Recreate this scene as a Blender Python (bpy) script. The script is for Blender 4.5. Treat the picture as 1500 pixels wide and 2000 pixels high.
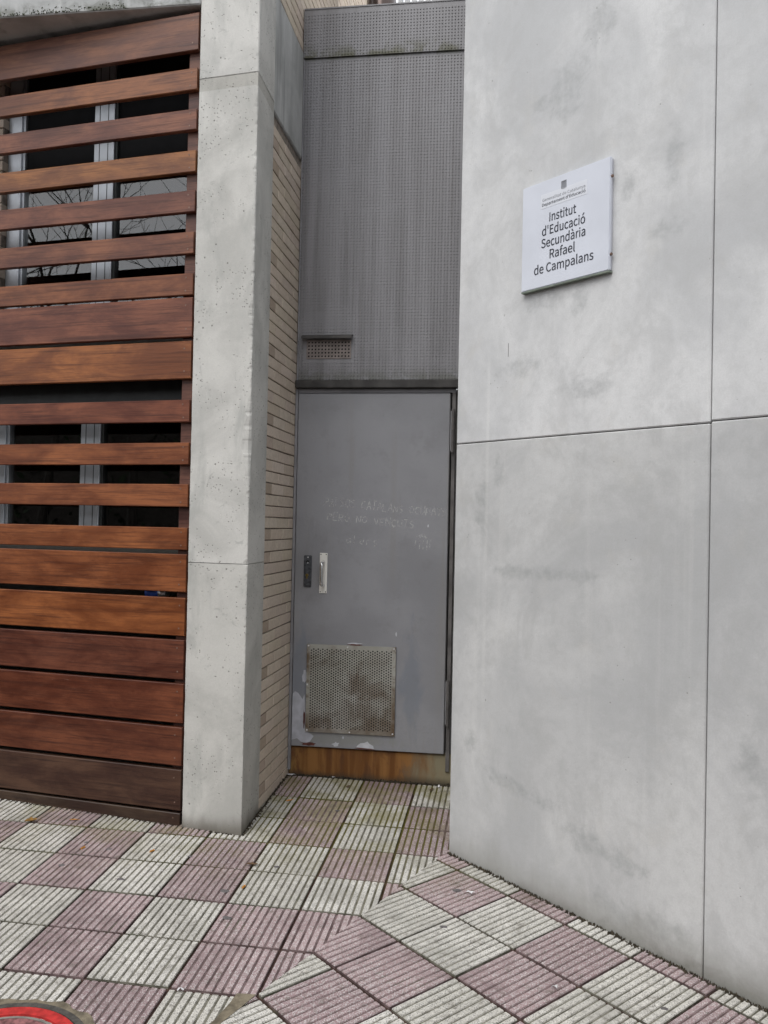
import bpy, bmesh, math, os, random
from mathutils import Vector, Matrix, noise as mnoise
random.seed(7)
S = bpy.context.scene
COL = S.collection
for o in list(bpy.data.objects):
    bpy.data.objects.remove(o)

# ------------------------------------------------------------------ camera
cam_d = bpy.data.cameras.new('camera')
cam = bpy.data.objects.new('camera', cam_d)
COL.objects.link(cam)
R_ = Vector((0.98961, 0.14231, 0.02043)); U_ = Vector((-0.01810, -0.01768, 0.99968)); F_ = Vector((-0.14262, 0.98966, 0.01492))
m = Matrix.Identity(4)
for k in range(3):
    m[k][0] = R_[k]; m[k][1] = U_[k]; m[k][2] = -F_[k]
m[0][3], m[1][3], m[2][3] = 0.7915, -4.2893, 1.4867
cam.matrix_world = m
cam_d.sensor_fit = 'HORIZONTAL'
cam_d.sensor_width = 36.0
cam_d.lens = 36.0 * 1700.3 / 1500.0
cam_d.clip_start = 0.05
cam_d.clip_end = 500
S.camera = cam
S.render.resolution_x = 768
S.render.resolution_y = 1024

# ------------------------------------------------------------------ sky, sun, exposure (overcast)
world = bpy.data.worlds.new('World')
S.world = world
world.use_nodes = True
wn = world.node_tree
wn.nodes.clear()
SUN_EL, SUN_AZ = math.radians(52), math.radians(205)   # azimuth clockwise from +Y
sky = wn.nodes.new('ShaderNodeTexSky')
sky.sky_type = 'NISHITA'
sky.sun_disc = False
sky.sun_elevation = SUN_EL
sky.sun_rotation = SUN_AZ
sky.air_density = 1.0
sky.dust_density = 6.0
sky.ozone_density = 1.0
hs = wn.nodes.new('ShaderNodeHueSaturation')
hs.inputs['Saturation'].default_value = 0.12
mixw = wn.nodes.new('ShaderNodeMixRGB')          # a closed cloud deck over the clear sky
mixw.inputs[0].default_value = 0.72
mixw.inputs[2].default_value = (10.5, 10.75, 11.2, 1)
bg = wn.nodes.new('ShaderNodeBackground')
bg.inputs['Strength'].default_value = 0.1
wo = wn.nodes.new('ShaderNodeOutputWorld')
wn.links.new(sky.outputs[0], hs.inputs['Color'])
wn.links.new(hs.outputs[0], mixw.inputs[1])
wn.links.new(mixw.outputs[0], bg.inputs['Color'])
wn.links.new(bg.outputs[0], wo.inputs['Surface'])
sl = bpy.data.lights.new('sun', 'SUN')
sl.energy = 0.9
sl.angle = math.radians(40)
sl.color = (1.0, 0.97, 0.93)
sun = bpy.data.objects.new('sun', sl)
COL.objects.link(sun)
sd = Vector((math.sin(SUN_AZ) * math.cos(SUN_EL), math.cos(SUN_AZ) * math.cos(SUN_EL), math.sin(SUN_EL)))
sun.rotation_euler = sd.to_track_quat('Z', 'Y').to_euler()
sun.location = sd * 20
vs = S.view_settings
vs.view_transform = 'Standard'
vs.look = 'None'
vs.gamma = 1.0
vs.exposure = 0.50
vs.use_curve_mapping = False
S.cycles.max_bounces = 6
S.cycles.diffuse_bounces = 3
S.cycles.glossy_bounces = 3
S.cycles.transparent_max_bounces = 8
S.cycles.caustics_reflective = False
S.cycles.caustics_refractive = False

# ------------------------------------------------------------------ node helper
class N:
    def __init__(s, name, rough=0.8, metal=0.0, spec=0.5):
        s.m = bpy.data.materials.new(name)
        s.m.use_nodes = True
        s.t = s.m.node_tree
        s.b = s.t.nodes['Principled BSDF']
        s.b.inputs['Roughness'].default_value = rough
        s.b.inputs['Metallic'].default_value = metal
        s.b.inputs['Specular IOR Level'].default_value = spec
        s._tc = None
    def new(s, ty):
        return s.t.nodes.new(ty)
    def put(s, sock, v):
        if v is None:
            return
        if isinstance(v, bpy.types.NodeSocket):
            s.t.links.new(v, sock)
        else:
            if sock.type == 'RGBA' and len(v) == 3:
                v = (*v, 1)
            sock.default_value = v
    def co(s, scale=(1, 1, 1), loc=(0, 0, 0), kind='Object', rot=(0, 0, 0)):
        if s._tc is None:
            s._tc = s.new('ShaderNodeTexCoord')
        mp = s.new('ShaderNodeMapping')
        s.t.links.new(s._tc.outputs[kind], mp.inputs[0])
        mp.inputs['Scale'].default_value = scale
        mp.inputs['Location'].default_value = loc
        mp.inputs['Rotation'].default_value = rot
        return mp.outputs[0]
    def world(s, scale=(1, 1, 1), loc=(0, 0, 0)):
        g = s.new('ShaderNodeNewGeometry')
        mp = s.new('ShaderNodeMapping')
        s.t.links.new(g.outputs['Position'], mp.inputs[0])
        mp.inputs['Scale'].default_value = scale
        mp.inputs['Location'].default_value = loc
        return mp.outputs[0]
    def noise(s, v, scale=5.0, detail=6.0, rough=0.55, dist=0.0, w=None):
        n = s.new('ShaderNodeTexNoise')
        s.put(n.inputs['Vector'], v)
        n.inputs['Scale'].default_value = scale
        n.inputs['Detail'].default_value = min(detail, 6.0 if scale < 3 else 5.0) if scale < 20 else min(detail, 3.0)
        n.inputs['Roughness'].default_value = rough
        n.inputs['Distortion'].default_value = dist
        if w is not None:
            n.noise_dimensions = '4D'
            s.put(n.inputs['W'], w)
        return n.outputs['Fac']
    def voro(s, v, scale=50.0, feature='F1', out='Distance', rnd=1.0):
        n = s.new('ShaderNodeTexVoronoi')
        n.feature = feature
        s.put(n.inputs['Vector'], v)
        n.inputs['Scale'].default_value = scale
        n.inputs['Randomness'].default_value = rnd
        return n.outputs[out]
    def ramp(s, f, a, b, lo=0.0, hi=1.0):
        n = s.new('ShaderNodeMapRange')
        n.interpolation_type = 'SMOOTHSTEP'
        s.put(n.inputs['Value'], f)
        n.inputs['From Min'].default_value = a
        n.inputs['From Max'].default_value = b
        n.inputs['To Min'].default_value = lo
        n.inputs['To Max'].default_value = hi
        return n.outputs[0]
    def mul(s, a, b, op='MULTIPLY'):
        n = s.new('ShaderNodeMath')
        n.operation = op
        s.put(n.inputs[0], a)
        s.put(n.inputs[1], b)
        return n.outputs[0]
    def mix(s, f, a, b, mode='MIX'):
        n = s.new('ShaderNodeMixRGB')
        n.blend_type = mode
        s.put(n.inputs[0], f)
        s.put(n.inputs[1], a)
        s.put(n.inputs[2], b)
        return n.outputs[0]
    def sep(s, v):
        n = s.new('ShaderNodeSeparateXYZ')
        s.put(n.inputs[0], v)
        return n.outputs
    def info(s, out):
        n = s.new('ShaderNodeObjectInfo')
        return n.outputs[out]
    def bump(s, h, strength=0.3, dist=0.002, prev=None):
        n = s.new('ShaderNodeBump')
        n.inputs['Strength'].default_value = strength
        n.inputs['Distance'].default_value = dist
        s.put(n.inputs['Height'], h)
        if prev is not None:
            s.put(n.inputs['Normal'], prev)
        return n.outputs[0]
    def smear(s, v, cx, cz, wx, wz, nz, tilt=0.0):
        """irregular stain: ellipse around (cx, cz) in the x-z plane broken up by the noise nz"""
        x, y, z = s.sep(v)
        dx = s.mul(s.mul(x, cx, 'SUBTRACT'), 1.0 / wx)
        zt = s.mul(z, s.mul(s.mul(x, cx, 'SUBTRACT'), tilt), 'SUBTRACT') if tilt else z
        dz = s.mul(s.mul(zt, cz, 'SUBTRACT'), 1.0 / wz)
        r = s.mul(s.mul(s.mul(dx, dx), s.mul(dz, dz), 'ADD'), 0.5, 'POWER')
        k = s.mul(s.mul(1.0, r, 'SUBTRACT'), s.mul(s.mul(nz, 0.5, 'SUBTRACT'), 2.6), 'ADD')
        return s.ramp(k, 0.1, 0.75)
    def done(s, color, rough=None, normal=None):
        s.put(s.b.inputs['Base Color'], color)
        if rough is not None:
            s.put(s.b.inputs['Roughness'], rough)
        if normal is not None:
            s.put(s.b.inputs['Normal'], normal)
        return s.m

# ------------------------------------------------------------------ materials
def plain(name, col, rough=0.7, metal=0.0, var=0.12, scale=12.0, spec=0.4):
    n = N(name, rough, metal, spec)
    f = n.noise(n.co(), scale, 5)
    c = n.mix(n.ramp(f, 0.3, 0.7), tuple(max(0, x * (1 - var)) for x in col), tuple(min(1, x * (1 + var)) for x in col))
    return n.done(c, normal=n.bump(n.noise(n.co(), scale * 12, 3), 0.12, 0.001))

def concrete_wall_mat():
    n = N('concrete_precast', 0.75, spec=0.35)
    v = n.co()
    big = n.noise(v, 1.3, 6, 0.62, 0.5)
    cloud = n.noise(n.co((1.2, 1.2, 1.0), (3, 1, 8)), 3.6, 6, 0.68, 0.6)
    mott = n.noise(n.co((1, 1, 1), (9, 4, 2)), 24, 5, 0.7)
    fine = n.noise(v, 150, 4, 0.8)
    streak = n.noise(n.co((11, 11, 0.4)), 1.0, 5, 0.6)
    brk = n.noise(n.co((1, 1, 1), (5, 5, 5)), 9, 6, 0.72, 0.5)
    c = n.mix(n.ramp(big, 0.36, 0.64), (0.462, 0.468, 0.474), (0.612, 0.615, 0.615))
    c = n.mix(n.ramp(cloud, 0.45, 0.66, 0, 0.50), c, (0.425, 0.428, 0.428))
    c = n.mix(n.ramp(n.noise(n.co((1, 1, 1), (7, 2, 2)), 4.5, 5, 0.65), 0.54, 0.72, 0, 0.30), c, (0.52, 0.505, 0.47))
    c = n.mix(n.ramp(mott, 0.40, 0.70, 0, 0.24), c, (0.40, 0.402, 0.40))
    c = n.mix(n.ramp(streak, 0.56, 0.74, 0, 0.26), c, (0.66, 0.66, 0.65))
    stains = [(0.62, 3.30, 0.16, 0.17, 0), (0.78, 3.52, 0.10, 0.14, 0), (0.48, 3.28, 0.07, 0.06, 0), (1.10, 2.60, 0.11, 0.05, 0),
              (1.12, 2.85, 0.05, 0.16, 0), (0.92, 2.80, 0.04, 0.07, 0), (0.42, 2.18, 0.22, 0.06, 0.1), (0.74, 2.05, 0.14, 0.06, 0),
              (0.17, 1.60, 0.06, 0.20, 0), (0.27, 1.72, 0.05, 0.10, 0),
              (0.55, 1.30, 0.46, 0.045, 0), (0.42, 0.38, 0.30, 0.05, -0.18), (0.85, 0.25, 0.30, 0.07, -0.2), (0.12, 0.52, 0.05, 0.06, 0),
              (0.52, 2.44, 0.16, 0.06, 0), (0.70, 2.42, 0.05, 0.12, 0), (1.05, 0.02, 0.30, 0.11, 0), (1.45, 0.7, 0.08, 0.12, 0)]
    dark = None
    for a in stains:
        sm = n.smear(v, a[0], a[1], a[2], a[3], brk, a[4])
        dark = sm if dark is None else n.mul(dark, sm, 'MAXIMUM')
    c = n.mix(n.mul(dark, n.ramp(mott, 0.3, 0.7, 0.18, 0.5)), c, (0.30, 0.31, 0.312))
    x, y, z = n.sep(v)
    run = n.mul(n.ramp(n.mul(n.mul(x, 0.20, 'SUBTRACT'), 0, 'ABSOLUTE'), 0.004, 0.014, 1, 0), n.ramp(n.noise(n.co((3, 3, 1.3)), 1.0, 5), 0.45, 0.62))
    c = n.mix(n.mul(run, 0.28), c, (0.68, 0.68, 0.67))
    foot = n.ramp(n.mul(z, n.mul(n.noise(n.co((4, 4, 1.5)), 1.4, 6, 0.7), 0.22), 'SUBTRACT'), -0.16, 0.02, 1, 0)
    c = n.mix(n.mul(foot, 0.62), c, (0.27, 0.262, 0.235))
    gr = n.ramp(n.mul(z, n.mul(brk, 0.10), 'SUBTRACT'), -0.13, -0.03, 1, 0)
    c = n.mix(n.mul(gr, 0.6), c, (0.12, 0.115, 0.09))
    # pinholes and small knocks
    p1 = n.mul(n.ramp(n.voro(n.co((1, 1, 1)), 26), 0.05, 0.10, 1, 0), n.ramp(n.noise(v, 6, 3), 0.55, 0.62))
    p2 = n.mul(n.ramp(n.voro(n.co((1, 1, 0.6), (2, 2, 2)), 11), 0.02, 0.05, 1, 0), n.ramp(n.noise(n.co((1, 1, 1), (4, 4, 4)), 5, 3), 0.5, 0.58))
    pits = n.mul(p1, p2, 'MAXIMUM')
    c = n.mix(n.mul(pits, 0.6), c, (0.22, 0.22, 0.215))
    c = n.mix(n.ramp(fine, 0.32, 0.68, 0, 0.20), c, (0.33, 0.33, 0.325))
    c = n.mix(1.0, c, n.info('Color'), 'MULTIPLY')
    nb = n.bump(n.mul(n.mul(fine, 0.5), n.mul(pits, -1.5), 'ADD'), 0.35, 0.002)
    return n.done(c, n.ramp(cloud, 0.3, 0.7, 0.62, 0.85), n.bump(brk, 0.10, 0.006, nb))

def concrete_pillar_mat():
    n = N('concrete_board', 0.85, spec=0.3)
    v = n.world()
    big = n.noise(v, 3.0, 8, 0.62, 0.5)
    mid = n.noise(n.world((1, 1, 0.35)), 6.0, 8, 0.65, 0.4)
    fine = n.noise(v, 160, 5, 0.75)
    c = n.mix(n.ramp(big, 0.33, 0.68), (0.468, 0.462, 0.442), (0.625, 0.615, 0.59))
    c = n.mix(n.ramp(mid, 0.5, 0.72, 0, 0.6), c, (0.37, 0.375, 0.36))
    # pores of several sizes
    w1 = n.world((1, 1, 0.9))
    p1 = n.mul(n.ramp(n.voro(w1, 26), 0.07, 0.15, 1, 0), n.ramp(n.noise(v, 5, 3), 0.46, 0.54))
    p2 = n.mul(n.ramp(n.voro(n.world((1, 1, 1), (4, 2, 7)), 56), 0.12, 0.22, 1, 0), n.ramp(n.noise(n.world((1, 1, 1), (2, 2, 2)), 4, 4), 0.46, 0.56))
    p3 = n.mul(n.ramp(n.voro(n.world((1, 1, 2.2), (1, 9, 4)), 17), 0.05, 0.13, 1, 0), n.ramp(n.noise(n.world((1, 1, 1), (6, 3, 1)), 7, 3), 0.54, 0.60))
    pores = n.mul(n.mul(p1, p2, 'MAXIMUM'), p3, 'MAXIMUM')
    c = n.mix(n.mul(pores, 0.72), c, (0.14, 0.135, 0.125))
    blot = n.ramp(n.noise(n.world((1, 1, 1), (3, 3, 3)), 16, 8, 0.7, 1.2), 0.60, 0.70, 0, 0.38)
    c = n.mix(blot, c, (0.28, 0.285, 0.275))
    c = n.mix(n.ramp(fine, 0.3, 0.72, 0, 0.2), c, (0.33, 0.33, 0.315))
    x, y, z = n.sep(v)
    foot = n.ramp(n.mul(z, n.mul(n.noise(n.world((6, 6, 2)), 1.4, 6), 0.10), 'SUBTRACT'), -0.06, 0.05, 1, 0)
    c = n.mix(n.mul(foot, 0.85), c, (0.13, 0.115, 0.095))
    c = n.mix(1.0, c, n.info('Color'), 'MULTIPLY')
    nb = n.bump(n.mul(n.mul(fine, 0.4), n.mul(pores, -2.0), 'ADD'), 0.5, 0.002)
    return n.done(c, None, n.bump(big, 0.15, 0.01, nb))

def beam_mat(name, moss):
    n = N(name, 0.85, spec=0.3)
    v = n.world()
    st = n.noise(n.world((7, 7, 0.6)), 1.5, 6, 0.6)
    big = n.noise(v, 3.5, 7, 0.6)
    c = n.mix(n.ramp(big, 0.33, 0.68), (0.36, 0.365, 0.36), (0.50, 0.505, 0.50))
    c = n.mix(n.ramp(st, 0.5, 0.7, 0, 0.7), c, (0.26, 0.265, 0.26))
    c = n.mix(n.ramp(n.noise(n.world((7, 7, 0.5), (4, 4, 1)), 1.6, 5), 0.55, 0.72, 0, 0.55), c, (0.58, 0.58, 0.57))
    if moss:
        x, y, z = n.sep(v)
        k = n.mul(n.mul(n.ramp(z, 4.03, 4.13, 1, 0), n.ramp(z, 4.0385, 4.042)), n.ramp(n.noise(v, 10, 8, 0.7, 0.5), 0.44, 0.66))
        c = n.mix(n.mul(k, 0.8), c, (0.075, 0.078, 0.05))
    f = n.noise(v, 140, 4, 0.7)
    return n.done(c, None, n.bump(f, 0.3, 0.002))

def brick_mat(name, ca, cb, cc):
    n = N(name, 0.9, spec=0.2)
    rnd = n.info('Random')
    v = n.world()
    f = n.noise(v, 60, 6, 0.7)
    g = n.noise(v, 11, 5, 0.6)
    c = n.mix(n.ramp(rnd, 0.1, 0.9), ca, cb)
    c = n.mix(n.ramp(g, 0.42, 0.7, 0, 0.6), c, cc)
    c = n.mix(n.ramp(f, 0.35, 0.75, 0, 0.35), c, tuple(x * 0.62 for x in ca))
    c = n.mix(1.0, c, n.info('Color'), 'MULTIPLY')
    return n.done(c, None, n.bump(f, 0.5, 0.0015))

def wood_mat():
    n = N('tropical_wood', 0.5, spec=0.4)
    rnd = n.info('Random')
    off = n.mul(rnd, 37.0)
    g1 = n.noise(n.co((0.55, 9, 9)), 2.2, 5, 0.6, 0.7, off)
    g2 = n.noise(n.co((1.3, 46, 46)), 1.6, 5, 0.7, 0.35, off)
    g3 = n.noise(n.co((5, 150, 150)), 1.6, 3, 0.7, 0.0, off)
    blot = n.noise(n.co((1.6, 4, 4)), 1.8, 5, 0.65, 0.5, n.mul(off, 2.0))
    base = n.info('Color')
    dark = n.mix(1.0, base, (0.36, 0.30, 0.30), 'MULTIPLY')
    lite = n.mix(1.0, base, (1.55, 1.60, 1.35), 'MULTIPLY')
    c = n.mix(n.ramp(blot, 0.36, 0.68), n.mix(1.0, base, (0.74, 0.68, 0.68), 'MULTIPLY'), lite)
    c = n.mix(n.ramp(g1, 0.50, 0.68, 0, 0.62), c, dark)
    c = n.mix(n.ramp(g2, 0.48, 0.66, 0, 0.72), c, dark)
    c = n.mix(n.ramp(g3, 0.52, 0.70, 0, 0.5), c, dark)
    sc = n.mul(n.ramp(n.noise(n.co((9, 90, 90)), 1.5, 5, 0.7, 0.2, off), 0.62, 0.72), n.ramp(n.noise(n.co((1, 2, 2)), 2.2, 3, 0.5, 0, off), 0.56, 0.64))
    c = n.mix(n.mul(sc, 0.35), c, (0.40, 0.32, 0.25))
    h = n.mul(n.mul(g2, 0.7), g3, 'ADD')
    return n.done(c, n.ramp(blot, 0.3, 0.7, 0.32, 0.52), n.bump(h, 0.3, 0.002))

def door_paint():
    n = N('grey_door_paint', 0.42, 0.0, 0.45)
    v = n.world()
    a = n.noise(v, 2.6, 6, 0.55)
    st = n.noise(n.world((8, 8, 0.5)), 1.5, 5)
    c = n.mix(n.ramp(a, 0.35, 0.66), (0.255, 0.257, 0.274), (0.300, 0.302, 0.322))
    c = n.mix(n.ramp(st, 0.52, 0.72, 0, 0.4), c, (0.262, 0.252, 0.24))
    x, y, z = n.sep(v)
    # repainted, scrubbed area round the grille
    brk = n.noise(n.world((5, 5, 2), (3, 1, 5)), 2.2, 7, 0.65, 0.6)
    k = n.smear(v, -0.40, 0.62, 0.10, 0.40, brk)
    k2 = n.smear(v, 0.26, 0.55, 0.09, 0.42, brk)
    k3 = n.smear(v, -0.1, 0.25, 0.5, 0.05, brk)
    c = n.mix(n.mul(n.mul(k, k2, 'MAXIMUM'), 0.55), c, (0.19, 0.215, 0.26))
    c = n.mix(n.mul(k3, 0.6), c, (0.26, 0.265, 0.245))
    scf = n.ramp(n.noise(n.world((3, 3, 40), (2, 2, 2)), 3.0, 5, 0.7, 1.0), 0.62, 0.72, 0, 0.3)
    c = n.mix(scf, c, (0.34, 0.34, 0.35))
    gm = n.smear(v, -0.33, 1.2, 0.16, 0.32, brk)
    c = n.mix(n.mul(gm, 0.25), c, (0.16, 0.155, 0.15))
    dn = n.ramp(n.noise(n.world((1, 1, 1), (7, 7, 7)), 9, 5, 0.7), 0.52, 0.7, 0, 0.28)
    c = n.mix(dn, c, (0.20, 0.20, 0.205))
    sp = n.ramp(n.voro(v, 13), 0.012, 0.022, 1, 0)
    c = n.mix(n.mul(sp, 0.6), c, (0.4, 0.4, 0.4))
    c = n.mix(n.ramp(n.noise(v, 300, 3), 0.35, 0.7, 0, 0.12), c, (0.1, 0.1, 0.1))
    return n.done(c, n.ramp(a, 0.3, 0.7, 0.38, 0.55), n.bump(n.noise(v, 5, 4), 0.35, 0.006, n.bump(n.noise(v, 35, 4), 0.06, 0.003)))

def cladding_mat():
    n = N('embossed_zinc_grey', 0.45, 0.25, 0.45)
    v = n.world()
    st = n.noise(n.world((9, 9, 0.32)), 1.6, 6, 0.6)
    st2 = n.noise(n.world((28, 28, 0.9), (3, 3, 3)), 1.2, 5, 0.6)
    a = n.noise(v, 2.0, 5)
    c = n.mix(n.ramp(st, 0.36, 0.66), (0.195, 0.191, 0.198), (0.275, 0.272, 0.284))
    c = n.mix(n.ramp(st2, 0.56, 0.74, 0, 0.4), c, (0.140, 0.132, 0.132))
    c = n.mix(n.ramp(a, 0.5, 0.7, 0, 0.35), c, (0.30, 0.30, 0.315))
    x, y, z = n.sep(v)
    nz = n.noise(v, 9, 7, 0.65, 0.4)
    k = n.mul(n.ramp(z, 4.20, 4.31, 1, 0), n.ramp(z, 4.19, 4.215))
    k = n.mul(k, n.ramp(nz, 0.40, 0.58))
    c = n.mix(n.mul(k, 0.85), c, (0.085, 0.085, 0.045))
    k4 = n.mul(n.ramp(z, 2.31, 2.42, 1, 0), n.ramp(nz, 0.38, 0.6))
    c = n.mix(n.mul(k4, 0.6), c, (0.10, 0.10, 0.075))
    return n.done(c, n.ramp(st, 0.3, 0.7, 0.42, 0.6), n.bump(n.noise(v, 90, 3), 0.05, 0.002))

def rust_plate():
    n = N('rusty_grille', 0.65, 0.2, 0.4)
    v = n.world()
    f = n.noise(v, 7, 7, 0.66, 0.7)
    x, y, z = n.sep(v)
    c = n.mix(n.ramp(n.noise(v, 3, 4), 0.35, 0.65), (0.33, 0.325, 0.285), (0.40, 0.395, 0.365))
    low = n.ramp(z, 0.26, 0.60, 0.22, 0.0)
    k = n.ramp(n.mul(f, low, 'ADD'), 0.44, 0.88)
    c = n.mix(n.mul(k, 0.75), c, (0.105, 0.062, 0.032))
    k2 = n.smear(v, 0.0, 0.55, 0.13, 0.09, f)
    c = n.mix(n.mul(k2, 0.42), c, (0.12, 0.072, 0.04))
    ex = n.ramp(n.mul(n.mul(x, 0.165, 'SUBTRACT'), 0, 'ABSOLUTE'), 0.004, 0.03, 1, 0)
    ex2 = n.ramp(n.mul(n.mul(x, -0.348, 'SUBTRACT'), 0, 'ABSOLUTE'), 0.004, 0.025, 1, 0)
    c = n.mix(n.mul(n.mul(n.mul(ex, ex2, 'MAXIMUM'), n.ramp(f, 0.42, 0.6)), 0.8), c, (0.115, 0.07, 0.035))
    return n.done(c, None, n.bump(f, 0.15, 0.004))

def threshold_mat():
    n = N('rust_stained_concrete', 0.7, 0.0, 0.3)
    v = n.world()
    st = n.noise(n.world((22, 22, 1.6)), 1.0, 6, 0.6)
    f = n.noise(n.world((9, 9, 4)), 1.3, 7, 0.65, 0.5)
    x, y, z = n.sep(v)
    c = n.mix(n.ramp(st, 0.35, 0.65), (0.150, 0.060, 0.016), (0.275, 0.130, 0.040))
    c = n.mix(n.ramp(f, 0.45, 0.66, 0, 0.75), c, (0.10, 0.042, 0.020))
    c = n.mix(n.ramp(n.mul(x, n.mul(f, 0.5), 'ADD'), 0.44, 0.72, 0, 0.9), c, (0.25, 0.225, 0.15))
    c = n.mix(n.ramp(n.mul(x, n.mul(f, 0.3), 'ADD'), -0.30, -0.22, 0.8, 0), c, (0.25, 0.15, 0.05))
    c = n.mix(n.mul(n.ramp(n.mul(z, n.mul(f, 0.05), 'SUBTRACT'), 0.0, 0.045, 1, 0), 0.7), c, (0.06, 0.045, 0.03))
    return n.done(c, None, n.bump(f, 0.3, 0.006))

def tile_mat(name, ca, cb, speck):
    n = N(name, 0.85, spec=0.3)
    v = n.world()
    rnd = n.info('Random')
    c = n.mix(n.ramp(rnd, 0.0, 1.0), ca, cb)
    blot = n.noise(v, 6, 6, 0.6, 0.3)
    c = n.mix(n.ramp(blot, 0.42, 0.72, 0, 0.5), c, tuple(x * 0.66 for x in ca))
    sp = n.voro(v, 330, out='Color')
    sx, sy, sz = n.sep(sp)
    c = n.mix(n.ramp(sx, 0.74, 0.80, 0, 0.75), c, speck)
    c = n.mix(n.ramp(sy, 0.84, 0.9, 0, 0.5), c, (0.78, 0.77, 0.74))
    f = n.noise(v, 200, 4, 0.7)
    c = n.mix(n.ramp(f, 0.42, 0.75, 0, 0.34), c, tuple(x * 0.42 for x in ca))
    # algae film that creeps out of the recess
    x, y, z = n.sep(v)
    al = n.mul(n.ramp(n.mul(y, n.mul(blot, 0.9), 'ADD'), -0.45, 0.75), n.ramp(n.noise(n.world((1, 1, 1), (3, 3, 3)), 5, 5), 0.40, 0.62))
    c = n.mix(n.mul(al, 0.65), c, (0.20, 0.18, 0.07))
    st = n.ramp(n.noise(n.world((1, 1, 1), (9, 1, 3)), 2.2, 5, 0.7, 0.4), 0.46, 0.66, 0, 0.62)
    c = n.mix(st, c, tuple(x * 0.58 for x in ca))
    gr = n.ramp(n.noise(n.world((1, 1, 1), (5, 8, 2)), 26, 5, 0.75, 0.5), 0.54, 0.68, 0, 0.5)
    c = n.mix(gr, c, (0.13, 0.115, 0.095))
    return n.done(c, None, n.bump(n.mul(f, sx, 'ADD'), 0.25, 0.0008))

def groove_mat(name, ca, cb):
    n = N(name, 0.95, spec=0.15)
    v = n.world()
    f = n.noise(v, 14, 7, 0.65)
    x, y, z = n.sep(v)
    c = n.mix(n.ramp(f, 0.38, 0.62), ca, cb)
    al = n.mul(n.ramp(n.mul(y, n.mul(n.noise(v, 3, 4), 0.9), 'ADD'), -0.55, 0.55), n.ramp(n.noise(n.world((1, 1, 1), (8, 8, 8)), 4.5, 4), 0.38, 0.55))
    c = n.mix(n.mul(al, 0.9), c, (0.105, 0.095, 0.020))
    gm = n.ramp(n.noise(n.world((1, 1, 1), (1, 5, 8)), 7, 5), 0.58, 0.7, 0, 0.5)
    c = n.mix(gm, c, (0.07, 0.085, 0.045))
    return n.done(c, None, n.bump(f, 0.4, 0.003))

def glass_mat():
    mt = bpy.data.materials.new('window_glass')
    mt.use_nodes = True
    t = mt.node_tree
    t.nodes.clear()
    o = t.nodes.new('ShaderNodeOutputMaterial')
    mx = t.nodes.new('ShaderNodeMixShader')
    fr = t.nodes.new('ShaderNodeFresnel')
    fr.inputs[0].default_value = 2.2
    tr = t.nodes.new('ShaderNodeBsdfTransparent')
    tr.inputs[0].default_value = (0.72, 0.78, 0.78, 1)
    gl = t.nodes.new('ShaderNodeBsdfGlossy')
    gl.inputs['Roughness'].default_value = 0.01
    t.links.new(fr.outputs[0], mx.inputs[0])
    t.links.new(tr.outputs[0], mx.inputs[1])
    t.links.new(gl.outputs[0], mx.inputs[2])
    t.links.new(mx.outputs[0], o.inputs[0])
    return mt

def chalk_mat():
    n = N('chalk_scratch', 0.95, spec=0.1)
    v = n.world()
    f = n.noise(v, 55, 4, 0.6)
    n.put(n.b.inputs['Alpha'], n.ramp(f, 0.36, 0.60, 0.16, 0.62))
    return n.done((0.75, 0.75, 0.75))

M = {}
M['wall'] = concrete_wall_mat()
M['pillar'] = concrete_pillar_mat()
M['beam'] = beam_mat('concrete_stained', False)
M['beam_moss'] = beam_mat('concrete_mossy', True)
M['brick'] = brick_mat('beige_brick', (0.58, 0.495, 0.415), (0.64, 0.555, 0.47), (0.55, 0.465, 0.38))
M['brick_dark'] = brick_mat('brown_brick', (0.42, 0.345, 0.28), (0.48, 0.40, 0.335), (0.40, 0.33, 0.265))
M['mortar'] = plain('raked_mortar', (0.24, 0.205, 0.175), 0.95, var=0.3, scale=30)
M['wood'] = wood_mat()
M['door'] = door_paint()
M['frame'] = plain('door_frame_paint', (0.235, 0.232, 0.245), 0.5, var=0.18, scale=6)
M['frame_dark'] = plain('grimy_frame_paint', (0.115, 0.108, 0.105), 0.55, var=0.3, scale=9)
M['clad'] = cladding_mat()
M['darkmetal'] = plain('dark_drip_metal', (0.055, 0.052, 0.05), 0.55, 0.3, var=0.3, scale=14)
M['void'] = plain('duct_black', (0.010, 0.010, 0.010), 0.9)
M['rust'] = rust_plate()
M['thresh'] = threshold_mat()
M['tile_w'] = tile_mat('white_ribbed_tile', (0.54, 0.52, 0.47), (0.64, 0.62, 0.575), (0.14, 0.135, 0.13))
M['tile_p'] = tile_mat('pink_ribbed_tile', (0.300, 0.216, 0.220), (0.380, 0.280, 0.282), (0.50, 0.46, 0.46))
M['groove_w'] = groove_mat('groove_dirt_grey', (0.085, 0.080, 0.062), (0.20, 0.19, 0.155))
M['groove_p'] = groove_mat('groove_dirt_brown', (0.095, 0.066, 0.064), (0.185, 0.135, 0.133))
M['grout'] = groove_mat('dark_grout', (0.038, 0.023, 0.019), (0.068, 0.040, 0.032))
M['cement_brown'] = plain('brown_cement', (0.16, 0.135, 0.095), 0.95, var=0.4, scale=22)
M['cement'] = plain('cement_fill', (0.20, 0.185, 0.165), 0.95, var=0.3, scale=16)
M['alu'] = plain('anodised_aluminium', (0.50, 0.52, 0.55), 0.35, 0.75, var=0.06)
M['darkalu'] = plain('dark_frame', (0.035, 0.037, 0.037), 0.4, 0.2, var=0.15)
M['steel'] = plain('stainless_steel', (0.74, 0.73, 0.71), 0.30, 0.8, var=0.07)
M['chrome'] = plain('polished_chrome', (0.8, 0.8, 0.8), 0.14, 1.0, var=0.02)
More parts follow.
